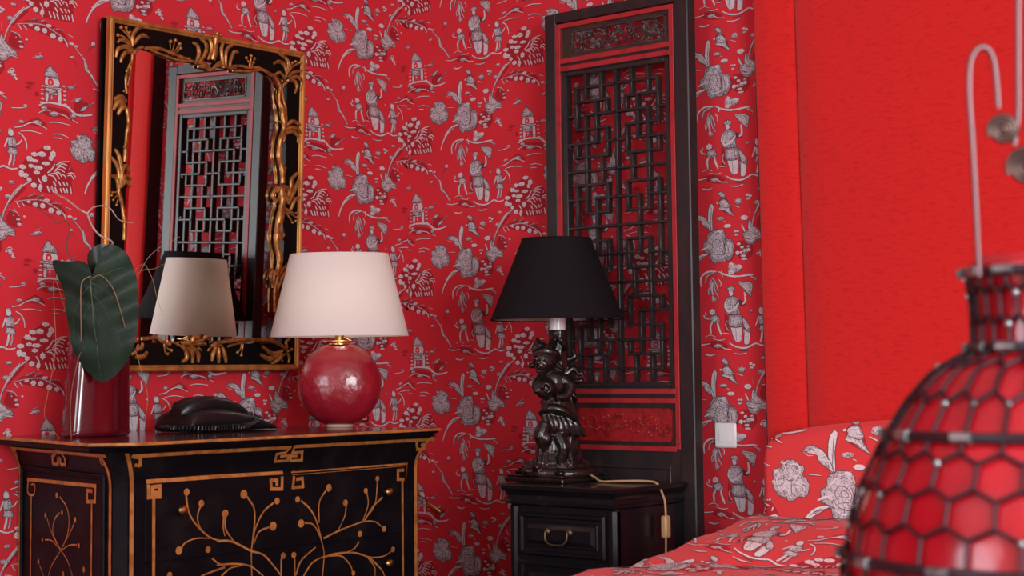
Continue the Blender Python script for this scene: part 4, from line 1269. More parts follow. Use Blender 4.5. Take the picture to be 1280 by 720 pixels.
# the smaller leaf behind
t = thing('anthurium_leaf', 'small darker leaf standing behind the large heart-shaped leaf', 'leaf', lp(128, 360, -.02))
o2 = catmull([Vector((x, y, 0)) for x, y in [(118, 372), (117, 355), (124, 347), (134, 344), (140, 350), (136, 372), (130, 400), (122, 395)]]+[Vector((118, 372, 0))], 3)[:-1]
mb = MB(); c2 = Vector((128, 368, 0))
fr_ = [[lp((c2.lerp(p, f)).x, (c2.lerp(p, f)).y, .012+.01*math.cos((c2.lerp(p, f).x-128)/8)) for p in o2] for f in (.02, .5, 1)]
bk_ = [[Vector(p)-N*.0015 for p in r] for r in fr_]
mb.grid(fr_, closed_v=True, flip=True); mb.grid(bk_, closed_v=True); mb.grid([fr_[-1], bk_[-1]], closed_v=True, flip=True); mb.build('leaf_blade', m_leafback, t, angle=0)
mb = MB(); mb.tube(catmull([lp(126, 395, .008), lp(127, 430, -.02), lp(126, 480, -.02), lp(124, 530, -.02)], 4), .0016, n=6); mb.build('leaf_stem', m_stem, t)
# twigs
def twig(name, label, lines, m, cat='twig'):
    mb = MB()
    for r0, r1, pts in lines:
        c = catmull([lp(x, y, d) for x, y, d in pts], 6); n = len(c)-1
        mb.tube(c, [r0+(r1-r0)*i/n for i in range(n+1)], n=6)
    return tag(mb.build(name, m, None, origin=lp(*lines[0][2][0])), label, cat)
twig('curly_twig', 'pale curly twig curving out above the heart-shaped leaf', [
    (.0024, .0022, [(131, 480, -.015), (130, 420, -.018), (136, 375, -.012), (136, 352, .0), (142, 342, .01), (130, 335, .02), (122, 325, .02), (116, 312, .01)]),
    (.0022, .0018, [(116, 312, .01), (108, 308, .01), (100, 302, .0), (92, 296, .0), (84, 292, -.005), (76, 284, -.01)]),
    (.0020, .0009, [(116, 312, .01), (122, 306, .01), (130, 304, .0), (138, 307, -.01), (146, 318, -.02), (160, 321, -.03)])], m_twig)
twig('curly_twig', 'thin dark curly twig looping in front of the wallpaper left of the leaf', [
    (.0019, .0007, [(127, 480, -.022), (112, 400, -.03), (94, 360, -.05), (88, 345, -.05), (91, 325, -.05), (86, 317, -.05), (78, 320, -.05), (72, 313, -.05), (62, 308, -.05), (58, 300, -.05), (60, 288, -.05), (56, 284, -.05)])], m_twigdark)
gl = [[(133, 480, -.016), (150, 420, -.01), (172, 372, .02), (188, 352, .03), (213, 338, .03)],
      [(134, 480, -.018), (150, 400, -.01), (170, 374, .02), (188, 370, .03), (200, 364, .03)],
      [(133, 484, -.014), (150, 400, .0), (172, 366, .02), (184, 378, .03), (190, 400, .03), (196, 418, .03)],
      [(124, 480, -.016), (100, 430, .0), (84, 380, .02), (86, 450, .02), (80, 495, .03), (77, 520, .03), (92, 541, .03)],
      [(128, 480, -.01), (118, 452, .05), (108, 480, .045), (104, 510, .04), (106, 545, .045)],
      [(138, 480, -.012), (162, 450, .01), (176, 476, .04), (182, 500, .04), (180, 520, .04)]]
gn = ['long dry grass blade reaching right in front of the mirrored lamp', 'short dry grass blade bending right beside the mirrored lamp', 'dry grass blade arching over and down right of the leaf',
      'dry grass blade falling left of the red vase', 'dry grass blade hanging down the front of the red vase', 'dry grass blade drooping right of the red vase']
for g, l in zip(gl, gn): twig('grass_blade', l, [(.0006, .0004, g)], m_grass if g is not gl[0] else m_twig, 'grass')['group'] = 'dry grass blades in the vase'

# ------------------------------------------------------------------ lattice screen leaning by the wall
SX0, SX1, SZ1, SY = .658, 1.150, 2.018, -.120    # front plane y = SY
t = thing('lattice_screen', 'tall black wooden screen with red lines and fretwork lattice behind the black lamp', 'screen', ((SX0+SX1)/2, -.08, 0))
TH = .040
XI0, XI1 = .699, 1.104
mb = MB()
mb.box(SX0, XI0, SY, SY+TH, 0.02, SZ1, b=.003); mb.box(XI1, SX1, SY, SY+TH, 0.02, SZ1, b=.003)
def rail(z0, z1, d=0, mm=0, th=TH): mb.box(XI0, XI1, SY+d, SY+th-.004, z0, z1, mm)
rail(1.990, SZ1); rail(1.846, 1.872, .002); rail(.898, .955, .002); rail(.02, .805, .004)
mb.build('frame', m_screen, t, smooth=False)
mb = MB()   # red painted lines
def rb(x0, x1, z0, z1, d=.0015): mb.box(x0, x1, SY-d, SY+.012, z0, z1, b=.0008)
rb(XI0, XI0+.016, .79, 1.985); rb(XI1-.014, XI1, .79, 1.985)
a, b = XI0+.016, XI1-.014
rb(a, b, 1.972, 1.985); rb(a, b, 1.870, 1.884); rb(a, b, 1.848, 1.862)
rb(a, b, .936, .950); rb(a, b, .911, .924); rb(a, b, .783, .797)
mb.build('red_line', m_screenred, t, smooth=False)
# openwork top panel
TX0, TX1, TZ0, TZ1 = a, b, 1.884, 1.972
mb = MB()
mb.box(TX0, TX0+.036, SY+.010, SY+.02, TZ0, TZ1); mb.box(TX1-.016, TX1, SY+.010, SY+.02, TZ0, TZ1)
mb.box(TX0+.036, TX1-.016, SY+.010, SY+.02, TZ0, TZ0+.010); mb.box(TX0+.036, TX1-.016, SY+.010, SY+.02, TZ1-.010, TZ1)
tp = mb.build('top_panel', m_screenbrown, t, smooth=False)
mb = MB(); rnd = random.Random(11)
x0, x1, z0, z1 = TX0+.036, TX1-.016, TZ0+.010, TZ1-.010
k = .007
rim = [(x0+k, z0+.002), (x1-k, z0+.002), (x1-.002, z0+k), (x1-.002, z1-k), (x1-k, z1-.002), (x0+k, z1-.002), (x0+.002, z1-k), (x0+.002, z0+k), (x0+k, z0+.002)]
mb.tube([(x, SY+.011, z) for x, z in rim], .0035, n=6)
nC = 9
for i in range(nC):
    cx = x0+(i+.5)*(x1-x0)/nC; s = 1 if i % 2 else -1
    cz = (z0+z1)/2+s*.010
    sp = [(cx+(.004+.0028*q*.45)*math.cos(q*.75*s+i), SY+.012+.003*math.sin(q), cz+(.004+.0028*q*.45)*math.sin(q*.75*s+i)) for q in range(14)]
    mb.tube(catmull(sp, 2), .0030, n=6)
    mb.tube(catmull([(cx-.018, SY+.013, (z0+z1)/2-s*.022), (cx-.006, SY+.010, (z0+z1)/2-s*.010), (cx+.006, SY+.012, (z0+z1)/2-s*.016), (cx+.017, SY+.013, (z0+z1)/2-s*.006)], 3), .0032, n=6)
    for _ in range(3):
        mb.blob((cx+rnd.uniform(-.014, .014), SY+.011, (z0+z1)/2+rnd.uniform(-.025, .025)), (.005, .003, .0065))
mb.build('openwork_carving', m_screencarve, tp, angle=60)
# lattice
LX0, LX1, LZ0, LZ1 = .714, 1.086, .955, 1.846
mb = MB()
fb = .020
mb.box(LX0, LX0+fb, SY+.004, SY+.030, LZ0, LZ1, b=.002); mb.box(LX1-fb*.8, LX1, SY+.004, SY+.030, LZ0, LZ1, b=.002)
mb.box(LX0+fb, LX1-fb*.8, SY+.004, SY+.030, LZ0, LZ0+.012, b=.002); mb.box(LX0+fb, LX1-fb*.8, SY+.004, SY+.030, LZ1-.014, LZ1, b=.002)
gx0, gx1, gz0, gz1 = LX0+fb, LX1-fb*.8, LZ0+.010, LZ1-.012
colx = {'0': 0, 'A': 1, 'B': 2.2, 'C': 3.45, 'D': 4.15, 'E': 4.8, 'F': 6}
def gx(u): return gx0+(gx1-gx0)*u/12
def gz(r): return gz1-(gz1-gz0)*r/22
H = [(1, 'A', 'F'), (2, 'A', 'E'), (3, 'B', 'F'), (3, '0', 'A'), (4, 'A', 'E'), (5, '0', 'C'), (5, 'E', 'F'), (6, 'A', 'E'), (7, '0', 'F'), (8, 'A', 'E'), (9, '0', 'B'), (9, 'C', 'F'), (10, 'B', 'E'), (11, '0', 'F')]
Vv = [('A', 1, 4), ('A', 5, 6), ('A', 8, 11), ('B', 0, 2), ('B', 3, 10), ('C', 2, 5), ('C', 9, 11), ('D', 0, 2), ('D', 6, 8), ('E', 2, 3), ('E', 4, 6), ('E', 8, 10), ('F', 0, 11)]
bw = .0046
def lbar(xa, xb, za, zb, dy):
    mb.box(min(xa, xb), max(xa, xb), SY+.006+dy, SY+.028, min(za, zb), max(za, zb), b=.0018)
for mx in (0, 1):
    for mz in (0, 1):
        for r, c0, c1 in H:
            if r == 11 and mz: continue
            u0, u1 = colx[c0], colx[c1]
            if mx: u0, u1 = 12-u1, 12-u0
            z = gz(22-r if mz else r)
            lbar(gx(u0)-bw*.9, gx(u1)+bw*.9, z-bw*.9, z+bw*.9, 0)
        for c, r0, r1 in Vv:
            if c == 'F' and mx: continue
            u = 12-colx[c] if mx else colx[c]
            za, zb = (gz(22-r1), gz(22-r0)) if mz else (gz(r1), gz(r0))
            w_ = bw*1.15
            lbar(gx(u)-w_, gx(u)+w_, za-bw*.9, zb+bw*.9, .0015)
# little curled hooks where short bars meet the border
for r in (5, 9, 13, 17):
    for mx in (0, 1):
        x = gx(.25) if not mx else gx(11.75); s = 1 if not mx else -1; z = gz(r); dz = -1 if r in (5, 13) else 1
        mb.tube([(x+s*.012, SY+.010, z), (x, SY+.010, z), (x-s*.004, SY+.010, z+dz*.005), (x, SY+.010, z+dz*.010), (x+s*.004, SY+.010, z+dz*.008)], .0036, n=6)
mb.build('fretwork', m_screen, t, angle=40)
# lower relief panel
mb = MB()
px0, px1, pz0, pz1 = .740, 1.074, .808, .898
mb.box(a, b, SY+.010, SY+.02, .797, .911); dp = mb.build('lower_panel', m_screenbrown, t, smooth=False)
mb = MB(); 
k = .010
def rr_(x0, x1, z0, z1, y0, y1, r, mb):
    pts = []
    for cx, cz, a0 in ((x1-r, z0+r, -PI/2), (x1-r, z1-r, 0), (x0+r, z1-r, PI/2), (x0+r, z0+r, PI)):
        for q in range(5): pts.append((cx+r*math.cos(a0+q*PI/8), cz+r*math.sin(a0+q*PI/8)))
    A = [(x, y0, z) for x, z in pts]; B_ = [(x, y1, z) for x, z in pts]
    mb.grid([B_, A], closed_v=True); mb.cap(A)
rr_(px0, px1, pz0, pz1, SY+.005, SY+.0105, .012, mb)
rnd = random.Random(5)
for i in range(7):
    cx = px0+.022+i*(px1-px0-.044)/6; s = 1 if i % 2 else -1
    sp = [(cx+(.003+.0011*q)*math.cos(q*.6*s+i), SY+.0035, (pz0+pz1)/2+s*.008+(.003+.0011*q)*math.sin(q*.6*s+i)) for q in range(18)]
    mb.tube(catmull(sp, 2), .0022, n=6, m=0)
    for _ in range(6):
        an = rnd.random()*6.28; rr2 = rnd.uniform(.012, .026)
        c = (cx+rr2*math.cos(an), SY+.004, (pz0+pz1)/2+max(-.030, min(.030, rr2*math.sin(an)*1.3)))
        if px0+.01 < c[0] < px1-.01: mb.blob(c, (.006, .0028, .0035), M=Matrix.Rotation(rnd.random()*3, 3, 'Y'))
    for _ in range(3):
        c = Vector((cx+rnd.uniform(-.02, .02), SY+.0022, (pz0+pz1)/2+rnd.uniform(-.028, .028)))
        mb.tube([c, c+Vector((rnd.uniform(-.01, .01), 0, rnd.uniform(-.008, .008)))], .0010, n=5, m=1)
mb.build('relief_carving', [m_relief, m_gold], dp, angle=60)
# lower door panel below (mostly behind the bedside cabinet)
mb = MB()
for z0_, z1_ in ((.735, .745), (.12, .13)): mb.box(a+.02, b-.02, SY+.0005, SY+.01, z0_, z1_, b=.002)
mb.box(a+.02, a+.03, SY+.0005, SY+.01, .13, .735, b=.002); mb.box(b-.03, b-.02, SY+.0005, SY+.01, .13, .735, b=.002)
mb.build('panel_moulding', m_screen, t, smooth=False)

# ------------------------------------------------------------------ bedside cabinet
NX0, NX1, NYF, NYB, NZ = .764, 1.112, -.425, -.125, .706
t = thing('bedside_cabinet', 'small black carved bedside cabinet with drawers under the black lamp', 'cabinet', ((NX0+NX1)/2, (NYF+NYB)/2, 0))
mb = MB()
mb.box(NX0, NX1, NYF+.010, NYB, .06, NZ-.052, b=.003)
for x0_, x1_ in ((NX0, NX0+.028), (NX1-.028, NX1)):   # front stiles, rounded
    mb.box(x0_, x1_, NYF-.001, NYF+.03, .0, NZ-.05, b=.008)
for x0_, x1_ in ((NX0, NX0+.03), (NX1-.03, NX1)): mb.box(x0_, x1_, NYB-.03, NYB, 0, .07, b=.004)
mb.build('body', m_stand, t, angle=30)
mb = MB()
def rect(o, z): return [(NX0-o, NYF-o, z), (NX1+o, NYF-o, z), (NX1+o, NYB, z), (NX0-o, NYB, z)]
prof = [(.000, NZ-.052), (.005, NZ-.050), (.006, NZ-.044), (.002, NZ-.040), (.001, NZ-.028), (.004, NZ-.022), (.010, NZ-.016), (.014, NZ-.012), (.015, NZ-.003), (.012, NZ)]
rows = [rect(o, z) for o, z in prof]; mb.grid(rows, closed_v=True); mb.cap(rows[0], 0, True); mb.cap(rows[-1])
mb.build('top', m_stand, t, angle=25)
dz = [(.525, .635), (.395, .512), (.265, .382), (.135, .252)]
for z0_, z1_ in dz:
    mb = MB(); xa, xb = NX0+.034, NX1-.034
    def rc(o, y): return [(xa+o, y, z0_+o), (xb-o, y, z0_+o), (xb-o, y, z1_-o), (xa+o, y, z1_-o)]
    rows = [rc(0, NYF+.012), rc(0, NYF+.002), rc(.004, NYF-.003), rc(.010, NYF-.003), rc(.014, NYF+.003), rc(.022, NYF+.003), rc(.025, NYF-.001), rc(.030, NYF-.001), rc(.040, NYF-.007)]
    mb.grid(rows, closed_v=True); mb.cap(rows[-1])
    d = mb.build('drawer', m_stand, t, angle=15)
    hx = (xa+xb)/2; hz = (z0_+z1_)/2+.010
    mb = MB()
    for s in (-1, 1):
        mb.blob((hx+s*.036, NYF-.010, hz), (.009, .005, .009), nu=10)
        mb.tube([(hx+s*.036, NYF-.008, hz), (hx+s*.036, NYF-.020, hz)], .003, n=8)
    mb.tube(catmull([(hx-.036, NYF-.018, hz), (hx-.034, NYF-.021, hz-.020), (hx-.018, NYF-.022, hz-.031), (hx+.018, NYF-.022, hz-.031), (hx+.034, NYF-.021, hz-.020), (hx+.036, NYF-.018, hz)], 4), .0024, n=8)
    mb.build('handle', m_handle, d)

# ------------------------------------------------------------------ black lamp with carved figure
BX, BY = .806, -.262
t = thing('table_lamp', 'lamp with wide black shade and carved dark figure base on the bedside cabinet', 'lamp', (BX, BY, NZ))
S = 1/461.
def bp(px, py, d=0):     # right / up of the lamp axis (px, py measured like a front drawing), d toward the viewer
    return Vector((BX, BY, 0))+RG*((px-707)*S)+Vector((0, 0, NZ+(601-py)*S))+TC*d
mb = MB()   # stepped square plinth, set square to the cabinet
for h0, h1, o in ((.0, .012, .100), (.012, .020, .095), (.020, .030, .080), (.030, .036, .074)):
    mb.box(BX-o-.012, BX+o-.012, BY-o*.98, BY+o*.98, NZ+h0, NZ+h1, b=.003)
mb.build('plinth', m_wood, t, angle=30)
mb = MB(); rnd = random.Random(21)
def bl(px, py, d, a, b_, c=None, ang=0):
    M = Matrix.Rotation(ang, 3, 'Y')
    c = c or (a+b_)/2
    # local x along RG, y along TC, z up
    B3 = Matrix(((RG.x, TC.x, 0), (RG.y, TC.y, 0), (0, 0, 1)))
    mb.blob(bp(px, py, d), (a*S, c*S, b_*S), nu=14, nv=10, M=B3@M)
def tb(pts, rs, n=10): 
    c = catmull([bp(*p) for p in pts], 4); k = len(c)-1
    m_ = len(rs)-1
    mb.tube(c, [ (lambda f: rs[int(f)]+(rs[min(int(f)+1, m_)]-rs[int(f)])*(f-int(f)))(i/k*m_)*S for i in range(k+1)], n=n)
tb([(708, 414, 0), (707, 440, 0), (709, 470, -.01), (712, 510, -.02), (710, 560, -.01), (708, 588, 0)], [11, 13, 16, 20, 24, 34])       # tree trunk
for k in range(16):   # knots and curled leaves up the trunk
    a = rnd.uniform(0, 6.28); py = 438+k*7
    tb([(707+9*math.cos(a), py, .018*math.sin(a)), (707+19*math.cos(a), py-3, .035*math.sin(a)), (707+22*math.cos(a+.4), py-11, .045*math.sin(a+.4)), (707+16*math.cos(a+.7), py-15, .035*math.sin(a+.7))], [4, 4.5, 3, 1.2], 7)
bl(690, 452, .045, 15, 17, 15)                      # head
bl(686, 459, .062, 8, 7, 8); bl(683, 455, .070, 3.5, 4, 5)   # cheeks, nose
bl(679, 450, .066, 3, 2.5, 3); bl(691, 450, .072, 3, 2.5, 3); bl(685, 466, .064, 6, 2.4, 4)
bl(703, 456, .04, 4, 6, 3)
tb([(677, 445, .05), (690, 440, .06), (704, 444, .05), (708, 452, .03)], [4, 5, 5, 3])      # hat brim
tb([(690, 440, .045), (684, 432, .045), (681, 424, .045)], [9, 6, 1.2])                    # spikes of the headdress
tb([(683, 447, .045), (678, 438, .045), (680, 428, .045)], [6, 4, 1])
tb([(680, 456, .045), (673, 459, .045), (671, 456, .045)], [5, 3, 1])
tb([(698, 440, .04), (701, 430, .03), (706, 424, .03)], [7, 5, 2])
bl(700, 480, .035, 18, 18, 14)                      # chest
bl(691, 487, .058, 13.5, 13.5, 12)                  # round belly
tb([(686, 487, .085), (691, 480, .088), (697, 487, .086), (692, 492, .087)], [2, 2, 2, 2], 6)
tb([(712, 474, .04), (722, 484, .05), (716, 496, .065), (703, 497, .08)], [7, 7, 5.5, 4])  # right arm holding
tb([(686, 473, .045), (679, 482, .06), (681, 492, .072)], [6, 5.5, 4.5])
tb([(716, 470, .01), (727, 462, .01), (733, 470, .02), (738, 465, .02)], [5, 4, 3, 1.5])
tb([(718, 452, 0), (728, 448, .01), (726, 438, .01)], [5, 4, 1.5]); tb([(720, 480, 0), (734, 478, .01), (738, 474, .01)], [5, 3.5, 2])
bl(704, 508, .035, 19, 16, 16)                      # hips
tb([(684, 518, .05), (695, 511, .07), (712, 514, .07), (728, 524, .05)], [4, 5, 5, 4])      # sash
for k in range(7):  # robe folds swinging to the right
    x0_ = 688+k*5
    tb([(x0_, 516, .055-.003*k), (x0_+4+k, 532, .062-.004*k), (x0_+6+k*2.6, 548-k*.5, .055-.004*k)], [4.5, 5.5, 3.5])
bl(706, 536, .02, 22, 22, 20)
tb([(690, 530, .06), (684, 545, .07), (690, 562, .06), (686, 578, .055)], [9, 9, 7, 6])    # legs
bl(702, 562, .028, 25, 26, 22); bl(716, 560, .02, 16, 22, 16)
for k in range(6): tb([(686+k*7, 545, .062), (684+k*7, 562, .066), (682+k*8, 580, .064)], [3.5, 4.5, 4])
tb([(706, 545, .06), (712, 560, .07), (708, 578, .065), (716, 585, .07)], [9, 8, 6, 5])
tb([(686, 578, .055), (676, 584, .075)], [6, 5]); bl(690, 548, .075, 8, 9, 6); bl(697, 560, .06, 5, 6, 5)
for k in range(11):  # rocky base
    a = k*2*PI/11
    bl(703+30*math.cos(a), 587-4*abs(math.sin(a*1.5)), .055*math.sin(a), 15, 8, 12)
tb([(668, 586, .02), (680, 578, .03), (688, 583, .06)], [6, 7, 5]); tb([(742, 590, .02), (739, 578, .02), (728, 582, .03), (720, 576, .03)], [3, 5, 6, 5])
tb([(663, 588, .03), (672, 590, .05), (690, 590, .07), (715, 591, .075), (735, 590, .06), (748, 590, .03)], [5, 6, 7, 7, 7, 5])
fig = mb.build('carved_figure', m_wood, t, angle=0)
rm = fig.modifiers.new('merge', 'REMESH'); rm.mode = 'VOXEL'; rm.voxel_size = .0022; rm.use_smooth_shade = True
mb = MB(); mb.lathe([(.0150, 0), (.0225, .001), (.0225, .046), (.019, .048), (.013, .06)], (BX, BY, bp(0, 414).z-.002), n=28); mb.build('socket_sleeve', m_sock, t)
mb = MB(); z0_, z1_ = 1.140, 1.357
oval_shade(mb, z0_, z1_, .181, .181, .094, .094, BX, BY, 0)
for z, r in ((z0_, .1805), (z1_, .0940)):
    mb.tube([(BX+r*math.cos(2*PI*k/64), BY+r*math.sin(2*PI*k/64), z) for k in range(65)], .0020, n=6, caps=False)
mb.build('lamp_shade', [m_black2, m_shadein], t)
mb = MB()
for k in range(3):
    a = k*2*PI/3+.3; mb.tube([(BX+.010*math.cos(a), BY+.010*math.sin(a), 1.165), (BX+.10*math.cos(a), BY+.10*math.sin(a), 1.20), (BX+.152*math.cos(a), BY+.152*math.sin(a), 1.205)], .0014, n=6)
mb.build('shade_carrier', m_brass, t)
mb = MB(); mb.lathe([(.008, 0), (.012, .01), (.025, .035), (.028, .055), (.020, .075), (.006, .085)], (BX, BY, 1.17), n=20); mb.build('bulb', m_shadein, t)
mb = MB()
mb.tube(catmull([(BX+.10, BY+.01, NZ+.0175), (BX+.118, BY+.005, NZ+.012), (BX+.150, BY-.01, NZ+.004), (BX+.20, BY-.005, NZ+.006), (.98+.09, BY+.02, NZ+.007), (1.112, BY+.02, NZ+.002), (1.131, BY+.02, NZ-.03), (1.136, BY+.02, .66), (1.138, BY+.02, .625)], 5), .0030, n=8)
cd = mb.build('power_cord', m_cord, t)
mb = MB(); mb.box(1.128, 1.146, BY+.008, BY+.032, .570, .627, b=.004); mb.build('inline_switch', m_cord, cd)
mb = MB(); mb.tube(catmull([(1.137, BY+.02, .571), (1.136, BY+.02, .50), (1.135, BY+.02, .3), (1.136, BY+.01, .10), (1.14, BY, .003), (1.20, BY, .003)], 4), .0026, n=8); mb.build('plug_lead', m_cord, cd)

# ------------------------------------------------------------------ bed
BX0, BX1 = 1.372, 2.98
t = thing('bed', 'wide bed with arched headboard covered in red toile cloth', 'bed', ((BX0+BX1)/2, -1.1, 0))
def hbtop(x):
    e = x-BX0; w = BX1-BX0; e = min(e, w-e)
    return .79+.038*(1-math.exp(-max(e, 0)/.018))+.058*(1-math.exp(-max(e, 0)/.22))
HY = -.172
mb = MB()
nx = 90; rows = []
def hbsec(x):
    zt = hbtop(x); e = min(x-BX0, BX1-x)
    ins = .030*(1-min(1, e/.03))**2     # rounded side edges
    y0 = HY+ins
    s = [(x, y0+.012, .05), (x, y0, .07), (x, y0, zt-.045)]
    for q in range(1, 7): a = q*PI/2/6; s.append((x, y0+.035-.035*math.cos(a), zt-.045+.045*math.sin(a)))
    s += [(x, -.088, zt), (x, -.079, zt-.02), (x, -.078, .05)]
    return s
xs = [BX0+.0005]+[BX0+.003*k for k in range(1, 11)]+[BX0+.03+(BX1-BX0-.06)*k/70 for k in range(1, 70)]+[BX1-.03+.003*k for k in range(0, 11)]
rows = [hbsec(x) for x in xs]
mb.grid(rows, closed_v=True, flip=True); mb.cap(rows[0]); mb.cap(rows[-1], 0, True)
def puthb(u, v, h):
    u = np.asarray(u); out = np.zeros((len(u), 3))
    for i in range(len(u)):
        x = min(max(u[i], BX0+.001), BX1-.001); zt = hbtop(x); e = min(x-BX0, BX1-x); ins = .030*(1-min(1, e/.03))**2; y0 = HY+ins
        if v[i] <= zt-.045: out[i] = (x, y0-h[i], v[i])
        else:
            q = min((v[i]-(zt-.045))/.04, PI/2)
            out[i] = (x, y0+.035-(.035+h[i])*math.cos(q), zt-.045+(.045+h[i])*math.sin(q))
    return out
print_pattern(mb, (1.3277, 1.0005), BX0+.002, 2.30, .50, .96, puthb, maxedge=.012, extra=.0006, scale=1.35)
mb.build('headboard', INKB, t, angle=40)
mb = MB(); mb.box(BX0+.03, BX1-.03, -2.2, HY-.005, .25, .50, b=.03); mb.build('mattress', m_mattress, t, angle=30)
mb = MB(); mb.box(BX0+.04, BX1-.04, -2.2, HY-.003, .08, .24, b=.006); mb.build('base', m_wood, t, smooth=False)
for x in (BX0+.10, BX1-.10):
    for y in (-2.1, -.3):
        mb = MB(); mb.box(x-.025, x+.025, y-.025, y+.025, 0, .08, b=.004); mb.build('foot', m_wood, t, smooth=False)
# bedspread: rises over the pillows at the head, tucked with a crease in front of them
def crease_y(x): 
    d = max(0.0, x-BX0); return -.775+.36*(1-math.exp(-d/.18))*.85+.0*d
def bz(x, y):
    cy = crease_y(x)
    f = (y-cy)/(HY-cy) if y > cy else 0
    if y > cy:
        z = .556+.088*max(0, f)**.9
        z += .022*math.sin(min(1, f)*PI)*min(1, max(0, x-BX0-.03)/.15)
        e = max(0, y-(HY-.05)); z -= .010*(e/.05)
    else:
        d = cy-y; z = .560-.004+.010*min(1, d/.05)+.004*math.sin(d*14)*math.exp(-d*1.5)-.018*math.exp(-(d/.012)**2)
    z += .0035*math.sin(x*17+y*9)*max(0, min(1, (x-BX0)/.2))+.003*math.sin(y*31+x*7)
    return z
SXL = BX0-.012
def bput1(s, y, h=0.0):
    """s runs from the left floor hem up the side, over the rounded edge and across the top"""
    r = .035; side = .40
    if s < side:
        k = s/side; zt = bz(SXL+r, y)-r
        x = SXL-.012*(1-k)+.006*math.sin(y*22)*(1-k); z = .06+(zt-.06)*k; n = Vector((-1, 0, 0))
    elif s < side+r*PI/2:
        a = (s-side)/r; x = SXL+r-r*math.cos(a); z = bz(x, y)-r+r*math.sin(a); n = Vector((-math.cos(a), 0, math.sin(a)))
    else:
        x = SXL+r+(s-side-r*PI/2); z = bz(x, y)
        e = .004; dx = (bz(x+e, y)-z)/e; dy = (bz(x, y+e)-z)/e; n = Vector((-dx, -dy, 1)).normalized()
    return (x+n.x*h, y+n.y*h, z+n.z*h)
WID = BX1-BX0+.024
smax = .40+.055+WID-.035
ss = [.40*k/6 for k in range(6)]+[.40+.055*k/7 for k in range(8)]+[.455+.02*k for k in range(1, 60)]+[1.64+.05*k for k in range(1, 9)]+[smax]
ys = [HY-.0008]+[HY-.012*k for k in range(1, 56)]+[-.85-.03*k for k in range(1, 46)]
ys = sorted(set(round(y, 4) for y in ys), reverse=True)
mb = MB()
top = [[bput1(s, y) for y in ys] for s in ss]
# right side hangs down
zr = [(BX1+.02, 0.95), (BX1+.024, .5), (BX1+.028, 0.12)]
for x, k in zr: top.append([(x, y, .06+(bz(BX1, y)-.06)*k) for y in ys])
mb.grid(top, flip=True)
bot = [[(p[0]+(.003 if i < 8 else (-.003 if i > len(top)-4 else 0)), p[1], p[2]-(.004 if 6 < i < len(top)-3 else 0)) for p in r] for i, r in enumerate(top)]
def putbs(u, v, h):
    out = np.zeros((len(u), 3))
    for i in range(len(u)): out[i] = bput1(u[i], min(v[i], HY-.001), h[i])
    return out
print_pattern(mb, (.30, -.47), .10, 1.60, -1.75, HY-.002, putbs, maxedge=.010, extra=.0010, scale=1.15)
bs = mb.build('bedspread', INKB, None, angle=60)
tag(bs, 'red toile bedspread raised over the pillows and creased below them', 'bedspread')

# ------------------------------------------------------------------ wire-caged red glass lantern in the foreground
def ray(px, py):
    dx, dy = px-640, py-CY_PX; c, s = math.cos(ROLL), math.sin(ROLL)
    u = c*dx+s*dy; v = -s*dx+c*dy
    X, Y, Z = u/F_PX, 1., -v/F_PX
    y2 = Y*math.cos(PITCH)-Z*math.sin(PITCH); z2 = Y*math.sin(PITCH)+Z*math.cos(PITCH)
    return Vector((X*math.cos(AL)-y2*math.sin(AL), X*math.sin(AL)+y2*math.cos(AL), z2))
LD = 1.5
LCX = 1312
lc = CAM+ray(LCX, 465)*LD
SL = LD/F_PX
def lz(py): return lc.z+(465-py)*SL
PR = [(320, 88), (331, 98), (345, 96), (385, 92), (425, 92), (436, 95), (446, 112), (462, 140), (480, 158), (505, 178), (535, 197), (570, 217), (610, 236), (650, 249), (695, 258), (745, 264), (800, 264), (860, 252), (910, 228), (945, 195), (960, 150)]
prof = catmull([Vector((r*SL, lz(py), 0)) for py, r in PR], 6)
def pr_at(z):
    for a, b in zip(prof, prof[1:]):
        if b.y <= z <= a.y: f = (a.y-z)/(a.y-b.y+1e-9); return a.x+(b.x-a.x)*f
    return prof[-1].x if z < prof[-1].y else prof[0].x
zb = lz(960)
t = thing('glass_lantern', 'big red glass lantern caged in hexagonal wire, close at the right edge', 'lantern', (lc.x, lc.y, zb))
mb = MB()
gp = [(max(.001, p.x-.0035), p.y-zb) for p in prof][::-1]
mb.lathe(gp, (lc.x, lc.y, zb), n=96, caps=False)
gi = [(max(.001, p.x-.0075), p.y-zb) for p in prof][::-1]
rows = []
ring = lambda r, z: [(lc.x+r*math.cos(2*PI*k/96), lc.y+r*math.sin(2*PI*k/96), zb+z) for k in range(96)]
mb.cap(ring(gp[0][0], gp[0][1]+.0005), 0, True)
mb.build('glass_body', m_rglass, t, angle=0)
# arc length parametrisation of the profile
cum = [0]
for a_, b_ in zip(prof, prof[1:]): cum.append(cum[-1]+(b_-a_).length)
def at(sv):
    sv = max(0, min(cum[-1], sv))
    for k in range(len(cum)-1):
        if sv <= cum[k+1]: f = (sv-cum[k])/(cum[k+1]-cum[k]+1e-9); return prof[k].lerp(prof[k+1], f)
    return prof[-1]
def s_of(py):
    z = lz(py)
    for k, (a_, b_) in enumerate(zip(prof, prof[1:])):
        if b_.y <= z <= a_.y: return cum[k]+(cum[k+1]-cum[k])*(a_.y-z)/(a_.y-b_.y+1e-9)
    return 0
def sp3(th, sv, h=0):
    p = at(sv); return Vector((lc.x+(p.x+h)*math.cos(th), lc.y+(p.x+h)*math.sin(th), p.y))
NC = 26
bands = [340, 434, 540, 690, 830, 950]
rowsn = [2, 2, 3, 3, 2]
mb = MB(); dots = []; rnd = random.Random(4)
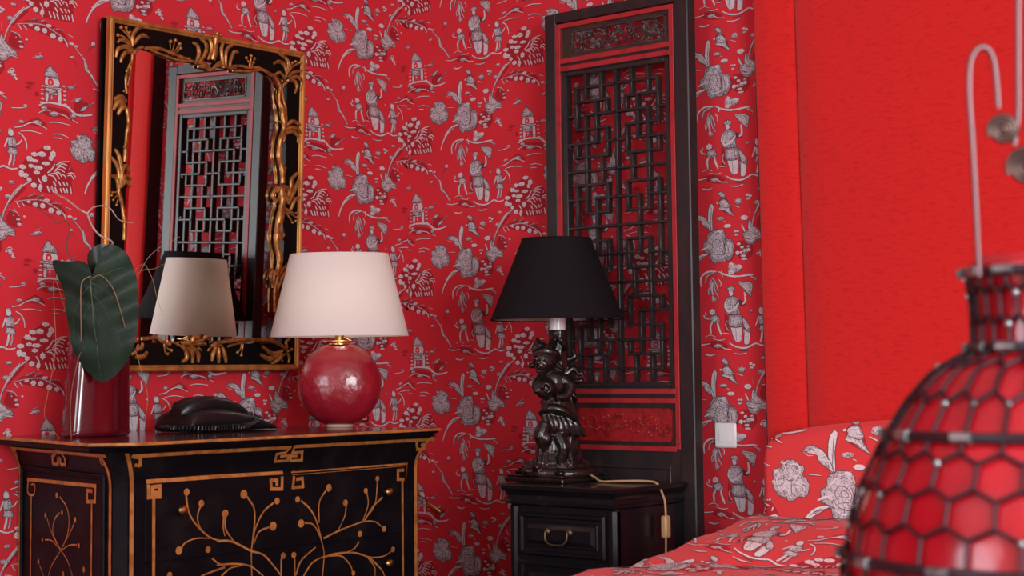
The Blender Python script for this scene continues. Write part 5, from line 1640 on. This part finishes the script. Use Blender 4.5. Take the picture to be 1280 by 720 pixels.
def wire(p, q, r=.0019):
    pts = [sp3(p[0]+(q[0]-p[0])*f, p[1]+(q[1]-p[1])*f, .001) for f in (0, .34, .67, 1)]
    mb.tube(pts, r, n=6, caps=False)
for bi in range(len(bands)-1):
    s0, s1 = s_of(bands[bi]), s_of(bands[bi+1]); nr = rowsn[bi]; hgt = (s1-s0)
    unit = hgt/(nr*1.5+.5)
    lv = [s0]; 
    for r_ in range(nr): lv += []
    # zig levels of a honeycomb between two bands
    sv = s0; ph = 0
    for k in range(NC):
        th = 2*PI*k/NC; wire((th, s0), (th, s0+unit*.6))
    sv = s0+unit*.6
    for r_ in range(nr):
        d = PI/NC
        for k in range(NC):
            th = 2*PI*k/NC+(d if r_ % 2 else 0)
            wire((th, sv), (th+d, sv+unit*.45)); wire((th, sv), (th-d, sv+unit*.45))
            L2 = unit*.95 if r_ < nr-1 else (s1-(sv+unit*.45))
            wire((th+d, sv+unit*.45), (th+d, sv+unit*.45+L2))
            if rnd.random() < .22: dots.append(sp3(th+d, sv+unit*.45, .0015))
        sv = sv+unit*.45+unit*.95
# twisted second strand on the verticals gives the knotted look
mb.build('wire_mesh', m_wire, t, angle=0); 
for c in dots[:95]:
    kb = MB(); kb.blob(c, (.0034, .0034, .0038)); kb.build('solder_dot', m_silver, t, angle=0)
for py in bands:
    mb = MB(); cb = MB(); r = pr_at(lz(py))
    w = .0048 if py > 400 else .0042
    rows = [[(lc.x+(r+dr)*math.cos(2*PI*k/72), lc.y+(r+dr)*math.sin(2*PI*k/72), lz(py)+dz) for k in range(72)] for dr, dz in ((.0, -w), (.0045, -w*.8), (.0055, 0), (.0045, w*.8), (.0, w))]
    mb.grid(rows, closed_v=True)
    for k in range(NC):
        th = 2*PI*k/NC; c = Vector((lc.x+(r+.004)*math.cos(th), lc.y+(r+.004)*math.sin(th), lz(py)))
        tg = Vector((-math.sin(th), math.cos(th), 0))
        if k % 2: cb.tube([c-tg*.0095, c+tg*.0095], .0052, n=8)
    bo = mb.build('band', m_wire, t, angle=50); cb.build('clip_row', m_silver, bo, angle=50)['kind'] = 'stuff'
def hp_(px, py, dep=LD-.045): return CAM+ray(px, py)*dep
mb = MB()
mb.tube(catmull([hp_(1224, 345), hp_(1222, 300), hp_(1217, 200), hp_(1212, 120), hp_(1213, 80), hp_(1221, 62), hp_(1233, 60), hp_(1242, 75), hp_(1246, 105), hp_(1248, 135)], 6), .0026, n=10)
h1 = mb.build('handle_wire', m_copper, t, angle=0)
def coil(cx, cy, rpx, name, par):
    mb = MB(); cen = hp_(cx, cy); f = (cen-CAM).normalized(); rt = f.cross(Vector((0, 0, 1))).normalized(); up = rt.cross(f)
    R_ = rpx*(LD-.045)/F_PX; pts = []
    for q in range(90):
        a = q*2*PI*3.4/90; rr3 = R_*(.12+.88*q/89); pts.append(cen+rt*rr3*math.cos(a+PI*.4)+up*rr3*math.sin(a+PI*.4))
    mb.tube(pts, .0026, n=8)
    mb.blob(cen, .004)
    return mb.build(name, m_bronze, par, angle=0)
coil(1254, 162, 18, 'coil', h1)
mb = MB()
mb.tube(catmull([hp_(1392, 345), hp_(1390, 250), hp_(1378, 60), hp_(1345, -60), hp_(1300, -70), hp_(1276, -30), hp_(1273, 60), hp_(1273, 140), hp_(1268, 182)], 6), .0026, n=10)
h2 = mb.build('handle_wire', m_copper, t, angle=0)
coil(1284, 208, 24, 'coil', h2)
# what the lantern stands on
t = thing('side_table', 'small dark round pedestal table under the red lantern', 'table', (lc.x, lc.y, 0))
mb = MB(); zt_ = zb-.001
mb.lathe([(.22, zt_-.025), (.225, zt_-.02), (.225, zt_-.003), (.222, zt_)], (lc.x, lc.y, 0), n=48); mb.build('tabletop', m_stand, t)
mb = MB(); mb.lathe([(.14, 0), (.14, .012), (.03, .03), (.022, .10), (.022, zt_-.06), (.06, zt_-.026)], (lc.x, lc.y, 0), n=32); mb.build('pedestal', m_stand, t)

# ------------------------------------------------------------------ light
w = bpy.data.worlds.new('World'); bpy.context.scene.world = w; w.use_nodes = True
bg = w.node_tree.nodes['Background']; bg.inputs[0].default_value = (.80, .90, 1, 1); bg.inputs[1].default_value = 2.0
def area(name, loc, rot, sx, sy, power, col=(1, 1, 1)):
    l = bpy.data.lights.new(name, 'AREA'); l.shape = 'RECTANGLE'; l.size = sx; l.size_y = sy; l.energy = power; l.color = col
    o = bpy.data.objects.new(name, l); C.objects.link(o); o.location = loc; o.rotation_euler = rot; return o
area('window_daylight', (RX-.02, (W1[0]+W1[1])/2, (W1[2]+W1[3])/2), (0, PI/2, 0), W1[3]-W1[2]-.1, W1[1]-W1[0]-.1, 180, (.93, .96, 1))
area('window_daylight', ((W2[0]+W2[1])/2, RY+.02, (W2[2]+W2[3])/2), (PI/2, 0, 0), W2[1]-W2[0]-.1, W2[3]-W2[2]-.1, 48, (.80, .90, 1))

# ------------------------------------------------------------------ camera
cd = bpy.data.cameras.new('camera'); cam = bpy.data.objects.new('camera', cd); C.objects.link(cam)
cd.sensor_width = 36; cd.lens = F_PX/1280*36
cd.shift_x = 0; cd.shift_y = -(360-CY_PX)/1280
R_ = Vector((ray(640+1000, CY_PX)-ray(640, CY_PX))).normalized()
U_ = Vector((ray(640, CY_PX-1000)-ray(640, CY_PX))).normalized()
B_ = -ray(640, CY_PX).normalized()
cam.matrix_world = Matrix(((R_.x, U_.x, B_.x, CAM.x), (R_.y, U_.y, B_.y, CAM.y), (R_.z, U_.z, B_.z, CAM.z), (0, 0, 0, 1)))
cd.dof.use_dof = True; cd.dof.focus_distance = 4.6; cd.dof.aperture_fstop = 7
cd.clip_start = .05
sc = bpy.context.scene; sc.camera = cam
sc.view_settings.view_transform = 'Standard'; sc.view_settings.look = 'None'; sc.view_settings.gamma = 1
sc.view_settings.use_curve_mapping = False; sc.view_settings.exposure = 0.0
sc.cycles.max_bounces = 8; sc.cycles.diffuse_bounces = 4; sc.cycles.glossy_bounces = 5
sc.cycles.use_denoising = True
sc.cycles.caustics_reflective = False; sc.cycles.caustics_refractive = False
